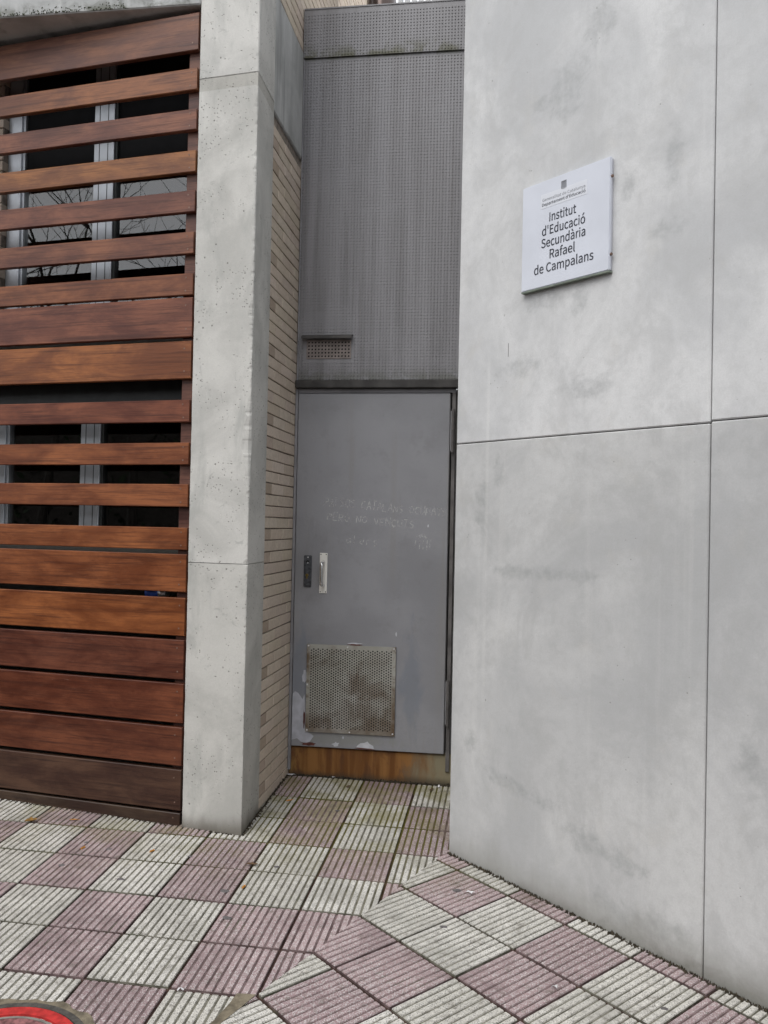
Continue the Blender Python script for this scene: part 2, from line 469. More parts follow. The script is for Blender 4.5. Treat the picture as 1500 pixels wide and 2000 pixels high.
M['satin'] = plain('satin_aluminium', (0.86, 0.84, 0.79), 0.5, 0.1, var=0.05)
M['oldsteel'] = plain('tarnished_steel', (0.085, 0.09, 0.10), 0.45, 0.6, var=0.35, scale=60)
M['brass'] = plain('worn_brass', (0.30, 0.22, 0.07), 0.4, 0.8, var=0.3, scale=80)
M['screw'] = plain('screw_metal', (0.20, 0.13, 0.10), 0.5, 0.5)
M['ventgrey'] = plain('vent_plate_paint', (0.24, 0.205, 0.19), 0.6, var=0.2, scale=20)
M['flue'] = plain('brown_flue_metal', (0.085, 0.062, 0.055), 0.22, 0.5, var=0.1)
M['sign'] = plain('sign_enamel', (0.60, 0.625, 0.69), 0.22, 0.0, var=0.045, scale=4)
M['sign_edge'] = plain('sign_edge_enamel', (0.52, 0.53, 0.58), 0.4, 0.0, var=0.03)
M['sticker'] = plain('white_vinyl', (0.65, 0.67, 0.72), 0.4, 0.0, var=0.01)
M['lip'] = plain('shaded_lip', (0.17, 0.20, 0.165), 0.7, var=0.2, scale=25)  # grey-green shade under the sign put into the colour
M['ink'] = plain('sign_ink', (0.030, 0.033, 0.045), 0.5, var=0.1)
M['ink_grey'] = plain('sign_ink_grey', (0.16, 0.165, 0.18), 0.5, var=0.1)
M['chalk'] = chalk_mat()
M['patch'] = plain('bare_grey_undercoat', (0.44, 0.45, 0.50), 0.6, var=0.12, scale=20)
M['patch_w'] = plain('white_paint_chip', (0.55, 0.56, 0.60), 0.6, var=0.1, scale=30)
M['primer'] = plain('red_primer', (0.115, 0.040, 0.033), 0.7, var=0.3, scale=40)
M['red'] = plain('red_cover_paint', (0.43, 0.030, 0.028), 0.5, var=0.25, scale=40)
M['iron'] = plain('cast_iron', (0.075, 0.07, 0.062), 0.75, 0.2, var=0.3, scale=40)
M['rosy'] = plain('faded_red_cover', (0.20, 0.085, 0.085), 0.75, var=0.5, scale=60)
M['glass'] = glass_mat()
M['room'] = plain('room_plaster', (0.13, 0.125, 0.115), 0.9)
M['roomlite'] = plain('room_column_plaster', (0.33, 0.32, 0.28), 0.9, var=0.1)
M['panel'] = plain('dark_pane_and_rail', (0.012, 0.012, 0.013), 0.75, spec=0.15)  # matte black standing in for dark upper pane reflections; also on rails
M['bark'] = plain('tree_bark', (0.045, 0.038, 0.032), 0.9, var=0.3)
M['leaf'] = plain('dry_leaf', (0.20, 0.105, 0.020), 0.7, var=0.35, scale=80)
M['leafbrown'] = plain('brown_leaf', (0.11, 0.065, 0.035), 0.8, var=0.35, scale=80)
M['butt'] = plain('cigarette_filter', (0.46, 0.20, 0.035), 0.8, var=0.2, scale=200)
M['paper'] = plain('paper_scrap', (0.62, 0.61, 0.62), 0.8, var=0.08, scale=60)
M['gum'] = plain('old_gum', (0.115, 0.105, 0.105), 0.85, var=0.2, scale=90)
M['dirt'] = plain('moss_dirt', (0.042, 0.034, 0.022), 0.95, var=0.5, scale=60)
M['blue'] = plain('blue_can_print', (0.03, 0.08, 0.34), 0.35, 0.4, var=0.1)
M['canmetal'] = plain('can_metal', (0.55, 0.56, 0.58), 0.3, 0.85)
M['white_slat'] = plain('white_lacquer', (0.75, 0.77, 0.77), 0.5, var=0.03)
M['asphalt'] = plain('asphalt', (0.055, 0.055, 0.056), 0.9, var=0.25, scale=30)

# ------------------------------------------------------------------ object helpers
def mesh_obj(name, verts, faces, mats, parent=None, fmat=None, smooth=False):
    me = bpy.data.meshes.new(name)
    me.from_pydata([tuple(v) for v in verts], [], faces)
    for mt in (mats if isinstance(mats, (list, tuple)) else [mats]):
        me.materials.append(mt)
    if fmat:
        for p, k in zip(me.polygons, fmat):
            p.material_index = k
    if smooth:
        for p in me.polygons:
            p.use_smooth = True
    me.update()
    o = bpy.data.objects.new(name, me)
    COL.objects.link(o)
    if parent:
        o.parent = parent
    return o

def bm_obj(name, bm, mats, parent=None, smooth=False):
    me = bpy.data.meshes.new(name)
    bmesh.ops.recalc_face_normals(bm, faces=bm.faces)
    bm.to_mesh(me)
    bm.free()
    for mt in (mats if isinstance(mats, (list, tuple)) else [mats]):
        me.materials.append(mt)
    if smooth:
        for p in me.polygons:
            p.use_smooth = True
    o = bpy.data.objects.new(name, me)
    COL.objects.link(o)
    if parent:
        o.parent = parent
    return o

def box_bm(x0, x1, y0, y1, z0, z1, bev=0.0, bm=None, seg=1):
    own = bm is None
    if own:
        bm = bmesh.new()
    vs = [bm.verts.new(p) for p in ((x0, y0, z0), (x1, y0, z0), (x1, y1, z0), (x0, y1, z0), (x0, y0, z1), (x1, y0, z1), (x1, y1, z1), (x0, y1, z1))]
    fs = [bm.faces.new([vs[i] for i in f]) for f in ((0, 3, 2, 1), (4, 5, 6, 7), (0, 1, 5, 4), (1, 2, 6, 5), (2, 3, 7, 6), (3, 0, 4, 7))]
    if bev:
        es = set()
        for f in fs:
            es.update(f.edges)
        bmesh.ops.bevel(bm, geom=list(es), offset=bev, segments=seg, affect='EDGES')
    return bm

def box(name, x0, x1, y0, y1, z0, z1, mat, parent=None, bev=0.0, seg=1):
    return bm_obj(name, box_bm(x0, x1, y0, y1, z0, z1, bev, None, seg), mat, parent)

def tube_bm(bm, pts, r, seg=8, cap=True):
    rings = []
    pts = [Vector(p) for p in pts]
    rs = r if isinstance(r, (list, tuple)) else [r] * len(pts)
    for i, p in enumerate(pts):
        a = pts[max(0, i - 1)]
        b = pts[min(len(pts) - 1, i + 1)]
        d = (b - a).normalized()
        up = Vector((0, 0, 1)) if abs(d.z) < 0.9 else Vector((1, 0, 0))
        u = d.cross(up).normalized()
        w = d.cross(u).normalized()
        rings.append([bm.verts.new(p + (u * math.cos(t) + w * math.sin(t)) * rs[i]) for t in [2 * math.pi * k / seg for k in range(seg)]])
    for a, b in zip(rings, rings[1:]):
        for k in range(seg):
            bm.faces.new((a[k], a[(k + 1) % seg], b[(k + 1) % seg], b[k]))
    if cap:
        bm.faces.new(rings[0][::-1])
        bm.faces.new(rings[-1])

def empty(name, loc=(0, 0, 0), rz=0.0):
    o = bpy.data.objects.new(name, None)
    o.empty_display_size = 0.1
    COL.objects.link(o)
    o.location = loc
    o.rotation_euler = (0, 0, rz)
    return o

def tag(o, label=None, cat=None, group=None, kind=None):
    if label: o['label'] = label
    if cat: o['category'] = cat
    if group: o['group'] = group
    if kind: o['kind'] = kind
    return o

def prism(name, poly, z0, z1, mat, parent=None, bev=0.0):
    bm = bmesh.new()
    a = [bm.verts.new((x, y, z0)) for x, y in poly]
    b = [bm.verts.new((x, y, z1)) for x, y in poly]
    n = len(poly)
    bm.faces.new(a[::-1])
    bm.faces.new(b)
    for i in range(n):
        bm.faces.new((a[i], a[(i + 1) % n], b[(i + 1) % n], b[i]))
    if bev:
        bmesh.ops.bevel(bm, geom=list(bm.edges), offset=bev, segments=1, affect='EDGES')
    return bm_obj(name, bm, mat, parent)

GX, GY = -0.0096, 0.0446
def gz(x, y):
    return GX * x + GY * y

def clip(poly, ax, ay, bx, by):
    """keep the part of a 2D polygon on the left side of the line a -> b"""
    out = []
    def sd_(p):
        return (bx - ax) * (p[1] - ay) - (by - ay) * (p[0] - ax)
    for i in range(len(poly)):
        p, q = poly[i], poly[(i + 1) % len(poly)]
        s, t = sd_(p), sd_(q)
        if s >= 0:
            out.append(p)
        if (s >= 0) != (t >= 0):
            k = s / (s - t)
            out.append((p[0] + (q[0] - p[0]) * k, p[1] + (q[1] - p[1]) * k))
    return out

def area(poly):
    return 0.5 * sum(poly[i][0] * poly[(i + 1) % len(poly)][1] - poly[(i + 1) % len(poly)][0] * poly[i][1] for i in range(len(poly)))

# ------------------------------------------------------------------ ground
vv, ff = [], []
xs = [-14, 14]
ys = [-4.9, -2.9, 14]
for y in ys:
    for x in xs:
        vv.append((x, y, gz(x, y) - 0.011))
for j in range(2):
    ff.append((2 * j, 2 * j + 1, 2 * j + 3, 2 * j + 2))
pavement = tag(mesh_obj('pavement', vv, ff, M['grout']), kind='structure')
road_z = gz(0, -4.9) - 0.30
road = tag(mesh_obj('road', [(-40, -40, road_z + 0.135), (40, -40, road_z + 0.135), (40, -4.9, road_z + 0.135), (-40, -4.9, road_z + 0.135)], [(0, 1, 2, 3)], M['asphalt']), kind='structure')

CUT_A, CUT_B = (0.5555, -0.18), (-0.31, -2.21)           # line where the two tile fields meet
RIB, NRIB = 0.030, 10

def tile(cell, ex, ey, org, wx, wy, white, clips):
    """one ribbed paver: slab with groove floor and proud ribs that run along ey"""
    gap = 0.0056
    gapy = 0.0078
    jz = random.uniform(-0.0012, 0.0012)
    tx, ty = random.uniform(-0.004, 0.004), random.uniform(-0.004, 0.004)
    def W(u, v):
        return (org[0] + ex[0] * u + ey[0] * v, org[1] + ex[1] * u + ey[1] * v)
    def doclip(p):
        if area(p) < 0:
            p = p[::-1]
        for c in clips:
            if len(p) < 3:
                return []
            p = clip(p, *c)
        return p if len(p) > 2 and abs(area(p)) > 2e-5 else []
    cx, cy = W(wx / 2, wy / 2)
    def Z(p, h):
        return gz(*p) + jz + (p[0] - cx) * tx + (p[1] - cy) * ty + h
    verts, faces, fm = [], [], []
    def ring(p, h):
        k = len(verts)
        verts.extend((q[0], q[1], Z(q, h)) for q in p)
        return list(range(k, k + len(p)))
    slab = doclip([W(gap, gapy), W(wx - gap, gapy), W(wx - gap, wy - gapy), W(gap, wy - gapy)])
    if not slab:
        return
    lo, hi = ring(slab, -0.020), ring(slab, -0.0038)
    n = len(slab)
    for i in range(n):
        faces.append((lo[i], lo[(i + 1) % n], hi[(i + 1) % n], hi[i])); fm.append(1)
    faces.append(tuple(hi)); fm.append(1)
    pit = wx / NRIB
    for k in range(NRIB):
        u0 = k * pit + pit * 0.13
        u1 = u0 + pit * 0.74
        if k == 0: u0 = gap + 0.0005
        if k == NRIB - 1: u1 = wx - gap - 0.0005
        e = 0.0014
        b = doclip([W(u0, gapy + 0.0004), W(u1, gapy + 0.0004), W(u1, wy - gapy - 0.0004), W(u0, wy - gapy - 0.0004)])
        t = doclip([W(u0 + e, gapy + 0.0016), W(u1 - e, gapy + 0.0016), W(u1 - e, wy - gapy - 0.0016), W(u0 + e, wy - gapy - 0.0016)])
        if not b or not t:
            continue
        h = random.uniform(-0.0004, 0.0003)
        tr = ring(t, h)
        faces.append(tuple(tr)); fm.append(0)
        if len(b) == len(t):
            br = ring(b, -0.0042)
            for i in range(len(b)):
                j = (i + 1) % len(b)
                faces.append((br[i], br[j], tr[j], tr[i])); fm.append(0)
        else:
            br = ring(t, -0.0042)
            for i in range(len(t)):
                j = (i + 1) % len(t)
                faces.append((br[i], br[j], tr[j], tr[i])); fm.append(0)
    mats = [M['tile_w'], M['groove_w']] if white else [M['tile_p'], M['groove_p']]
    mesh_obj('tile', verts, faces, mats, pavement, fm)

left_cells = {-2: {-2: 0, -1: 1, 0: 0, 1: 1}, -1: {-2: 1, -1: 0, 0: 1, 1: 0}, 0: {-6: 1, -5: 0, -4: 1, -3: 0, -2: 1, -1: 0, 0: 1, 1: 0},
              1: {-6: 0, -5: 1, -4: 0, -3: 1, -2: 0, -1: 1, 0: 0, 1: 1}, 2: {-5: 1, -4: 0, -3: 1, -2: 0, -1: 1, 0: 1, 1: 0},
              3: {-5: 0, -4: 1, -3: 0, -2: 1, -1: 0, 0: 0}, 4: {-4: 1, -3: 0, -2: 1, -1: 0, 0: 0}, 5: {-4: 0, -3: 1, -2: 0, -1: 1}}
A = 0.30
for j in range(-2, 9):
    for i in range(-9, 3):
        if j < 0 and i < -2:
            continue
        if j == 0 and i < -2 and False:
            continue
        w = left_cells.get(j, {}).get(i, (i + j) % 2)
        y_top, y_bot = -j * A, -(j + 1) * A
        if j == -2:
            y_top = 0.640
        tile((i, j), (1, 0), (0, 1), (i * A, y_bot), A, y_top - y_bot, w, [(*CUT_A, *CUT_B)[0:0] or (CUT_B[0] + 0.0, CUT_B[1], CUT_A[0], CUT_A[1])])
# second field, square to the concrete wall
ang = math.radians(-42.1)
e1 = (math.cos(ang), math.sin(ang))
e2 = (math.sin(ang), -math.cos(ang))          # away from the wall, towards the street
O2 = (0.592, -0.419)
T2 = 0.2975
right_white = {(-1, 0): 1, (0, 0): 0, (1, 0): 1, (2, 0): 0, (3, 0): 1, (4, 0): 0,
               (0, 1): 1, (1, 1): 1, (2, 1): 0, (3, 1): 1, (4, 1): 0, (5, 1): 1,
               (0, 2): 0, (1, 2): 0, (2, 2): 1, (3, 2): 0, (4, 2): 1}
strip = {-1: 0, 0: 1, 1: 0, 2: 1, 3: 0, 4: 1}
for b in range(-1, 6):
    for a in range(-4, 9):
        w = strip.get(a, (a + 1) % 2) if b < 0 else right_white.get((a, b), (a + b) % 2)
        if b == 1 and a == -0: w = 1
        org = (O2[0] + e1[0] * a * T2 + e2[0] * b * T2, O2[1] + e1[1] * a * T2 + e2[1] * b * T2)
        # frame of the tile: ribs run along e2
        tile((a, b), e1, e2, org, T2, T2, w, [(CUT_A[0], CUT_A[1], CUT_B[0], CUT_B[1])])

cf = []
for x, y in ((-0.068, -1.4935), (-0.004, -1.488), (-0.030, -1.560), (-0.068, -1.655), (-0.110, -1.75), (-0.135, -1.75), (-0.092, -1.64), (-0.074, -1.55)):
    cf.append((x, y, gz(x, y) + 0.0016))
mesh_obj('cement_fill', cf, [tuple(range(len(cf)))], M['cement_brown'], pavement)
# chewing gum trodden into the tiles
for gx_, gy_, r in ((-1.109, -0.715, .016), (-0.342, -0.808, .022), (-0.80, -0.79, .018), (0.604, -0.618, .02), (-0.192, -0.548, .014), (-0.98, -0.52, .016),
                    (0.57, -0.93, .016), (-0.60, -0.52, .014), (-0.26, -1.02, .02), (-0.06, 0.15, .014), (-1.12, -0.47, .014), (1.32, -1.32, .014)):
    bm = bmesh.new()
    n = 11
    c = bm.verts.new((gx_, gy_, gz(gx_, gy_) + 0.0026))
    rg = []
    for k in range(n):
        t = 2 * math.pi * k / n
        rr = r * random.uniform(0.75, 1.15)
        x, y = gx_ + rr * math.cos(t), gy_ + 0.72 * rr * math.sin(t)
        rg.append(bm.verts.new((x, y, gz(x, y) + 0.0007)))
    for k in range(n):
        bm.faces.new((c, rg[k], rg[(k + 1) % n]))
    bm_obj('gum_spot', bm, M['gum'], pavement)

# ------------------------------------------------------------------ the concrete wall on the right
WA = math.atan2(-1.1 + 0.248, 1.469 - 0.542)
wall = tag(empty('concrete_wall', (0.542, -0.248, 0), WA), 'pale grey precast concrete wall of large jointed panels on the right', 'wall')
def wall_panel(u0, u1, z0, z1, tint):
    bm = box_bm(u0, u1, 0.0, 0.20, z0, z1, 0.0042)
    o = bm_obj('concrete_panel', bm, M['wall'], wall)
    o.color = (*tint, 1)  # upper panels lighter: own tone plus light gradient put into the colour
    return o
J = 0.0020
UJ = 1.278
wall_panel(0.0, UJ - J, -0.35, 1.868 - J, (0.95, 0.948, 0.938))
wall_panel(UJ + J, 3.4, -0.45, 1.874 - J, (0.93, 0.928, 0.922))
wall_panel(0.0, UJ - J, 1.868 + J, 5.2, (1.12, 1.12, 1.12))
wall_panel(UJ + J, 3.4, 1.874 + J, 5.2, (1.10, 1.10, 1.10))
box('backing', 0.03, 3.38, 0.03, 0.19, -0.3, 5.15, M['mortar'], wall)
box('scratch_mark', 0.3140, 0.3163, -0.0006, 0.0005, 2.232, 2.292, M['gum'], wall)
# return of the wall into the recess
ret = prism('return_panel', [(0.62, -0.14), (0.86, -0.14), (0.86, 0.95), (0.62, 0.95)], -0.2, 5.15, M['beam'])
ret.parent = wall
ret.matrix_parent_inverse = Matrix.LocRotScale(Vector((0.542, -0.248, 0)), Matrix.Rotation(WA, 3, 'Z').to_quaternion(), None).inverted()

# ------------------------------------------------------------------ concrete pillar with chipped arris
PFL, PFR, PBR, PBL = (-0.759, -0.2105), (-0.446, -0.253), (-0.4535, 0.063), (-0.80, 0.11)
pil = tag(empty('concrete_pillar', (-0.60, -0.08, 0)), 'square pale concrete pillar with chipped edge beside the wooden slats', 'pillar')
def pillar_shaft(z0, z1, seed, tint, inset_z=()):
    rnd = random.Random(seed)
    step = 0.0075
    n = int((z1 - z0) / step)
    lv = []
    for i in range(n + 1):
        z = z0 + (z1 - z0) * i / n
        def nz(f, o):
            return mnoise.noise(Vector((o, 3.1, z * f)))
        chip = 0.004 + max(0, nz(9, 1.0)) * 0.018 + max(0, nz(33, 4.0)) * 0.016 + rnd.random() * 0.003
        sp = math.exp(-((z - 1.86) / 0.16) ** 2) * 0.040 + math.exp(-((z - 2.48) / 0.10) ** 2) * 0.014 + math.exp(-((z - 3.0) / 0.25) ** 2) * 0.006
        if z < 0.75:
            chip *= 0.45
        chip += sp * (0.6 + 0.9 * abs(nz(11, 8)) + 0.2 * abs(nz(36, 2)))
        chl = 0.003 + max(0, nz(12, 9.0)) * 0.006 + rnd.random() * 0.001
        ins = 0.0
        for iz in inset_z:
            if abs(z - iz) < step * 0.6:
                ins = 0.003
        fl, fr, br, bl = [Vector(p) for p in (PFL, PFR, PBR, PBL)]
        cen = (fl + fr + br + bl) / 4
        if ins:
            fl, fr, br, bl = [p + (cen - p).normalized() * ins * 1.4 for p in (fl, fr, br, bl)]
        uf = (fl - fr).normalized()
        us = (br - fr).normalized()
        wob = nz(2.2, 5) * 0.0012
        p = [fl + us * chl, fl - uf * chl, fr + uf * chip * 1.0, fr + uf * chip * 0.30 + us * chip * 0.22, fr + us * chip * 0.62, br - us * 0.004, br - Vector((0.004, 0)), bl]
        lv.append([(q.x, q.y + wob, z) for q in p])
    verts = [v for r in lv for v in r]
    k = len(lv[0])
    faces = []
    for i in range(n):
        for j in range(k):
            a, b = i * k + j, i * k + (j + 1) % k
            faces.append((a, b, b + k, a + k))
    faces.append(tuple(range(k))[::-1])
    faces.append(tuple(range(n * k, n * k + k)))
    o = mesh_obj('shaft', verts, faces, M['pillar'])
    o.parent = pil
    o.matrix_parent_inverse = Matrix.Translation((0.60, 0.08, 0))
    o.color = (*tint, 1)
    return o
pillar_shaft(-0.25, 1.2835, 3, (0.88, 0.88, 0.86))
pillar_shaft(1.2865, 3.600, 5, (0.97, 0.97, 0.955))
def par_world(o, par, loc):
    o.parent = par
    o.matrix_parent_inverse = Matrix.Translation(-Vector(loc))
PL = (-0.60, -0.08, 0)
mj = prism('mortar_joint', [(PFL[0] + .0015, PFL[1] + .0015), (PFR[0] - .0015, PFR[1] + .0015), (PBR[0] - .0015, PBR[1]), PBL], 3.600, 3.662, M['pillar'])
mj.color = (0.82, 0.81, 0.78, 1)
par_world(mj, pil, PL)
up = prism('upper_block', [PFL, PFR, (-0.4525, 0.06), PBL], 3.662, 5.2, M['pillar'], bev=0.005)
par_world(up, pil, PL)
up.color = (1.0, 1.0, 0.99, 1)

side_beam = prism('concrete_beam', [(-0.4535, 0.0605), (-0.4520, 0.80), (-0.78, 0.80), (-0.78, 0.112)], 3.622, 4.248, M['beam'], bev=0.006)
tag(side_beam, 'grey stained concrete band above the bricks beside the pillar top', 'beam')

# beam along the top left, mossy lower edge
fb = box('concrete_beam', -3.4, -0.7612, -0.2125, 0.55, 4.037, 4.9, M['beam_moss'], None, 0.006)
tag(fb, 'concrete beam with mossy lower edge above the wooden slats', 'beam')

# ------------------------------------------------------------------ brick wall in the recess
def brick_mesh(l, h, d):
    bm = box_bm(0, d, 0, l, 0, h, 0.0022)
    me = bpy.data.meshes.new('brick')
    bmesh.ops.recalc_face_normals(bm, faces=bm.faces)
    bm.to_mesh(me)
    bm.free()
    return me
BM = {}
def bricks_x(root, xf, y0, y1, z0, z1, mats, course=0.0602, L=0.245, phase=0.0, zfilter=None, dark_prob=0.0, mats_dark=None):
    """stretcher courses on a face that looks to +x at x = xf, running along y; bricks are children of root"""
    nc = int((z1 - z0) / course)
    for c in range(nc):
        z = z0 + c * course
        y = y0 - ((c % 2) * 0.5 + phase) * L
        first = True
        while y < y1 - 0.004:
            a, b = max(y, y0), min(y + L, y1)
            y += L
            if b - a < 0.02:
                continue
            if zfilter and not zfilter((a + b) / 2, z):
                first = False
                continue
            ln = round(b - a - 0.0035, 3)
            dk = first and (b - a) < 0.2 and random.random() < dark_prob
            first = False
            mt = mats_dark if dk else mats
            key = (ln, mt.name)
            if key not in BM:
                BM[key] = brick_mesh(ln, course - 0.0058, 0.06)
                BM[key].materials.append(mt)
            o = bpy.data.objects.new('brick', BM[key])
            COL.objects.link(o)
            o.parent = root
            o.location = (xf - 0.06 + random.uniform(-0.0018, 0.0014), a + 0.0018, z + 0.0029 + random.uniform(-0.0008, 0.0008))
            k = random.uniform(0.93, 1.06)
            o.color = (k, k * random.uniform(0.98, 1.01), k * random.uniform(0.96, 1.0), 1)

bw = tag(empty('brick_wall', (0, 0, 0)), 'beige brick side wall of the recess between pillar and metal door', 'wall')
box('mortar_bed', -0.60, -0.4665, 0.064, 0.96, -0.2, 3.62, M['mortar'], bw)
bricks_x(bw, -0.4555, 0.0645, 0.700, 0.010, 3.621, M['brick'], phase=0.0, dark_prob=0.38, mats_dark=M['brick_dark'])
bu = tag(empty('brick_wall', (0, 0, 0)), 'upper brick wall above the concrete band, running back behind the cladding', 'wall')
box('mortar_bed', -0.60, -0.4665, 0.0, 1.62, 4.25, 6.2, M['mortar'], bu)
bricks_x(bu, -0.4555, 0.0, 1.63, 4.252, 5.65, M['brick'], zfilter=lambda y, z: z < 4.95 + 0.62 * (y - 0.9) and z > 4.0 + 0.55 * (y - 0.6))
bf = tag(empty('brick_wall', (0, 0, 0)), 'pale brick wall farther back, left of the metal flue', 'wall')
box('mortar_bed', -0.90, -0.632, 1.70, 5.2, 4.0, 7.4, M['mortar'], bf)
def strip_f(y, z):
    c = 5.62 + (y - 2.5) * 0.612
    return c - 0.22 < z < c + 0.25
bricks_x(bf, -0.62, 1.75, 5.15, 4.5, 7.35, M['brick'], zfilter=strip_f)
for o in bf.children:  # brighter light on the far wall put into the brick colours
    if o.name.startswith('brick'):
        o.color = tuple(min(2.0, c * 1.35) for c in o.color[:3]) + (1,)

# ------------------------------------------------------------------ steel flue and white louvre behind the cladding
fl = tag(empty('metal_flue', (-0.18, 1.8, 3.0)), 'shiny brown metal flue pipe rising behind the metal cladding', 'pipe')
bm = bmesh.new()
tube_bm(bm, [(0, 0, -0.5), (0, 0, 1.4), (0, 0, 4.0)], 0.105, 32)
bm_obj('pipe', bm, M['flue'], fl, True)
for z in (1.2, 2.35, 3.3):
    bm = bmesh.new()
    tube_bm(bm, [(0, 0, z), (0, 0, z + 0.04)], 0.110, 32)
    bm_obj('clamp_band', bm, M['steel'], fl)
lv = tag(empty('white_louvre', (-0.12, 2.6, 4.8)), 'white louvre screen with upright slats right of the metal flue', 'louvre')
for k in range(6):
    box('slat', -0.05 + k * 0.055, -0.05 + k * 0.055 + 0.034, 0, 0.06, 0, 1.6, M['white_slat'], lv, 0.003)
box('rail', -0.07, 0.29, 0.062, 0.1, 0.2, 0.26, M['white_slat'], lv)
box('rail', -0.07, 0.29, 0.062, 0.1, 1.3, 1.36, M['white_slat'], lv)

# ------------------------------------------------------------------ embossed metal cladding above the door
YC = 0.655
cl = tag(empty('metal_cladding', (0, YC, 2.3)), 'tall dimpled grey metal cladding sheet above the door', 'cladding')
def cladding(z0, z1, proud):
    o = box('sheet', -0.4505, 0.62, YC - proud, YC + 0.03, z0, z1, M['clad'])
    par_world(o, cl, (0, YC, 2.3))
    px = 0.0182
    verts, faces = [], []
    r, h = 0.0050, 0.0036
    nx, nz_ = int(1.04 / px), int((z1 - z0 - 0.01) / px)
    for a in range(nx):
        for b in range(nz_):
            x = -0.4395 + a * px
            z = z0 + 0.010 + b * px
            if -0.405 < x < -0.125 and 2.435 < z < 2.585:
                continue
            k = len(verts)
            for t in range(6):
                verts.append((x + r * math.cos(t * math.pi / 3), YC - proud - 0.0002, z + r * math.sin(t * math.pi / 3)))
            for t in range(6):
                verts.append((x + r * .45 * math.cos(t * math.pi / 3), YC - proud - h, z + r * .45 * math.sin(t * math.pi / 3)))
            for t in range(6):
                faces.append((k + t, k + (t + 1) % 6, k + 6 + (t + 1) % 6, k + 6 + t))
            faces.append(tuple(k + 6 + t for t in range(6)))
    d = mesh_obj('dimples', verts, faces, M['clad'])
    d['kind'] = 'stuff'
    par_world(d, cl, (0, YC, 2.3))
cladding(2.318, 4.206, 0.0)
cladding(4.210, 4.492, 0.012)
o = box('top_flashing', -0.4505, 0.62, YC - 0.016, YC + 0.04, 4.4925, 4.500, M['clad']); par_world(o, cl, (0, YC, 2.3))
o = box('edge_angle', -0.4500, -0.4425, YC - 0.006, YC - 0.0005, 2.32, 4.205, M['frame']); par_world(o, cl, (0, YC, 2.3))
o = box('drip_edge', -0.4500, 0.62, YC - 0.040, YC + 0.02, 2.270, 2.317, M['darkmetal'], None, 0.004); par_world(o, cl, (0, YC, 2.3))

def perforated(name, x0, z0, nx, nz_, px, pz, r, yf, mat, parent, border, stagger, depth=0.004, seg=8, swap=False):
    """plate in the x-z plane with real round holes"""
    verts, faces = [], []
    W_, H_ = nx * px + (px / 2 if stagger else 0), nz_ * pz
    def quad(xa, xb, za, zb):
        if xb - xa < 1e-5 or zb - za < 1e-5:
            return
        k = len(verts)
        verts.extend([(xa, yf, za), (xb, yf, za), (xb, yf, zb), (xa, yf, zb)])
        faces.append((k, k + 1, k + 2, k + 3))
    for b in range(nz_):
        off = px / 2 if (stagger and b % 2) else 0
        za, zb = z0 + b * pz, z0 + (b + 1) * pz
        if stagger:
            if off:
                quad(x0, x0 + off, za, zb)
            else:
                quad(x0 + nx * px, x0 + nx * px + px / 2, za, zb)
        for a in range(nx):
            xa = x0 + off + a * px
            cx, cz = xa + px / 2, (za + zb) / 2
            k = len(verts)
            out = []
            for t in range(seg):
                an = 2 * math.pi * (t + 0.5) / seg
                c, s_ = math.cos(an), math.sin(an)
                m_ = min((px / 2) / max(1e-6, abs(c)), (pz / 2) / max(1e-6, abs(s_)))
                out.append((cx + c * m_, yf, cz + s_ * m_))
            corners = [(xa + px, yf, zb), (xa, yf, zb), (xa, yf, za), (xa + px, yf, za)]
            verts.extend(out)
            verts.extend((cx + r * math.cos(2 * math.pi * (t + 0.5) / seg), yf, cz + r * math.sin(2 * math.pi * (t + 0.5) / seg)) for t in range(seg))
            verts.extend((cx + r * math.cos(2 * math.pi * (t + 0.5) / seg), yf + depth, cz + r * math.sin(2 * math.pi * (t + 0.5) / seg)) for t in range(seg))
            kc = len(verts)
            verts.extend(corners)
            for t in range(seg):
                u = (t + 1) % seg
                faces.append((k + t, k + u, k + seg + u, k + seg + t))
                faces.append((k + seg + t, k + seg + u, k + 2 * seg + u, k + 2 * seg + t))
            # corner triangles
            for q in range(4):
                an = math.atan2(corners[q][2] - cz, corners[q][0] - cx) % (2 * math.pi)
                t = int((an / (2 * math.pi) * seg - 0.5) % seg)
                faces.append((k + t, kc + q, k + (t + 1) % seg))
    # solid border with a folded rim
    X0, X1, Z0, Z1 = x0 - border, x0 + W_ + border, z0 - border, z0 + H_ + border
    quad(X0, X1, Z0, z0); quad(X0, X1, z0 + H_, Z1); quad(X0, x0, z0, z0 + H_); quad(x0 + W_, X1, z0, z0 + H_)
    k = len(verts)
    verts.extend([(X0, yf, Z0), (X1, yf, Z0), (X1, yf, Z1), (X0, yf, Z1), (X0, yf + 0.012, Z0), (X1, yf + 0.012, Z0), (X1, yf + 0.012, Z1), (X0, yf + 0.012, Z1)])
    for i in range(4):
        j = (i + 1) % 4
        faces.append((k + i, k + 4 + i, k + 4 + j, k + j))
    if swap:
        verts = [(z, y, x) for x, y, z in verts]
        faces = [f[::-1] for f in faces]
        X0, X1, Z0, Z1 = Z0, Z1, X0, X1
    o = mesh_obj(name, verts, faces, mat, parent)
    return o, (X0, X1, Z0, Z1)

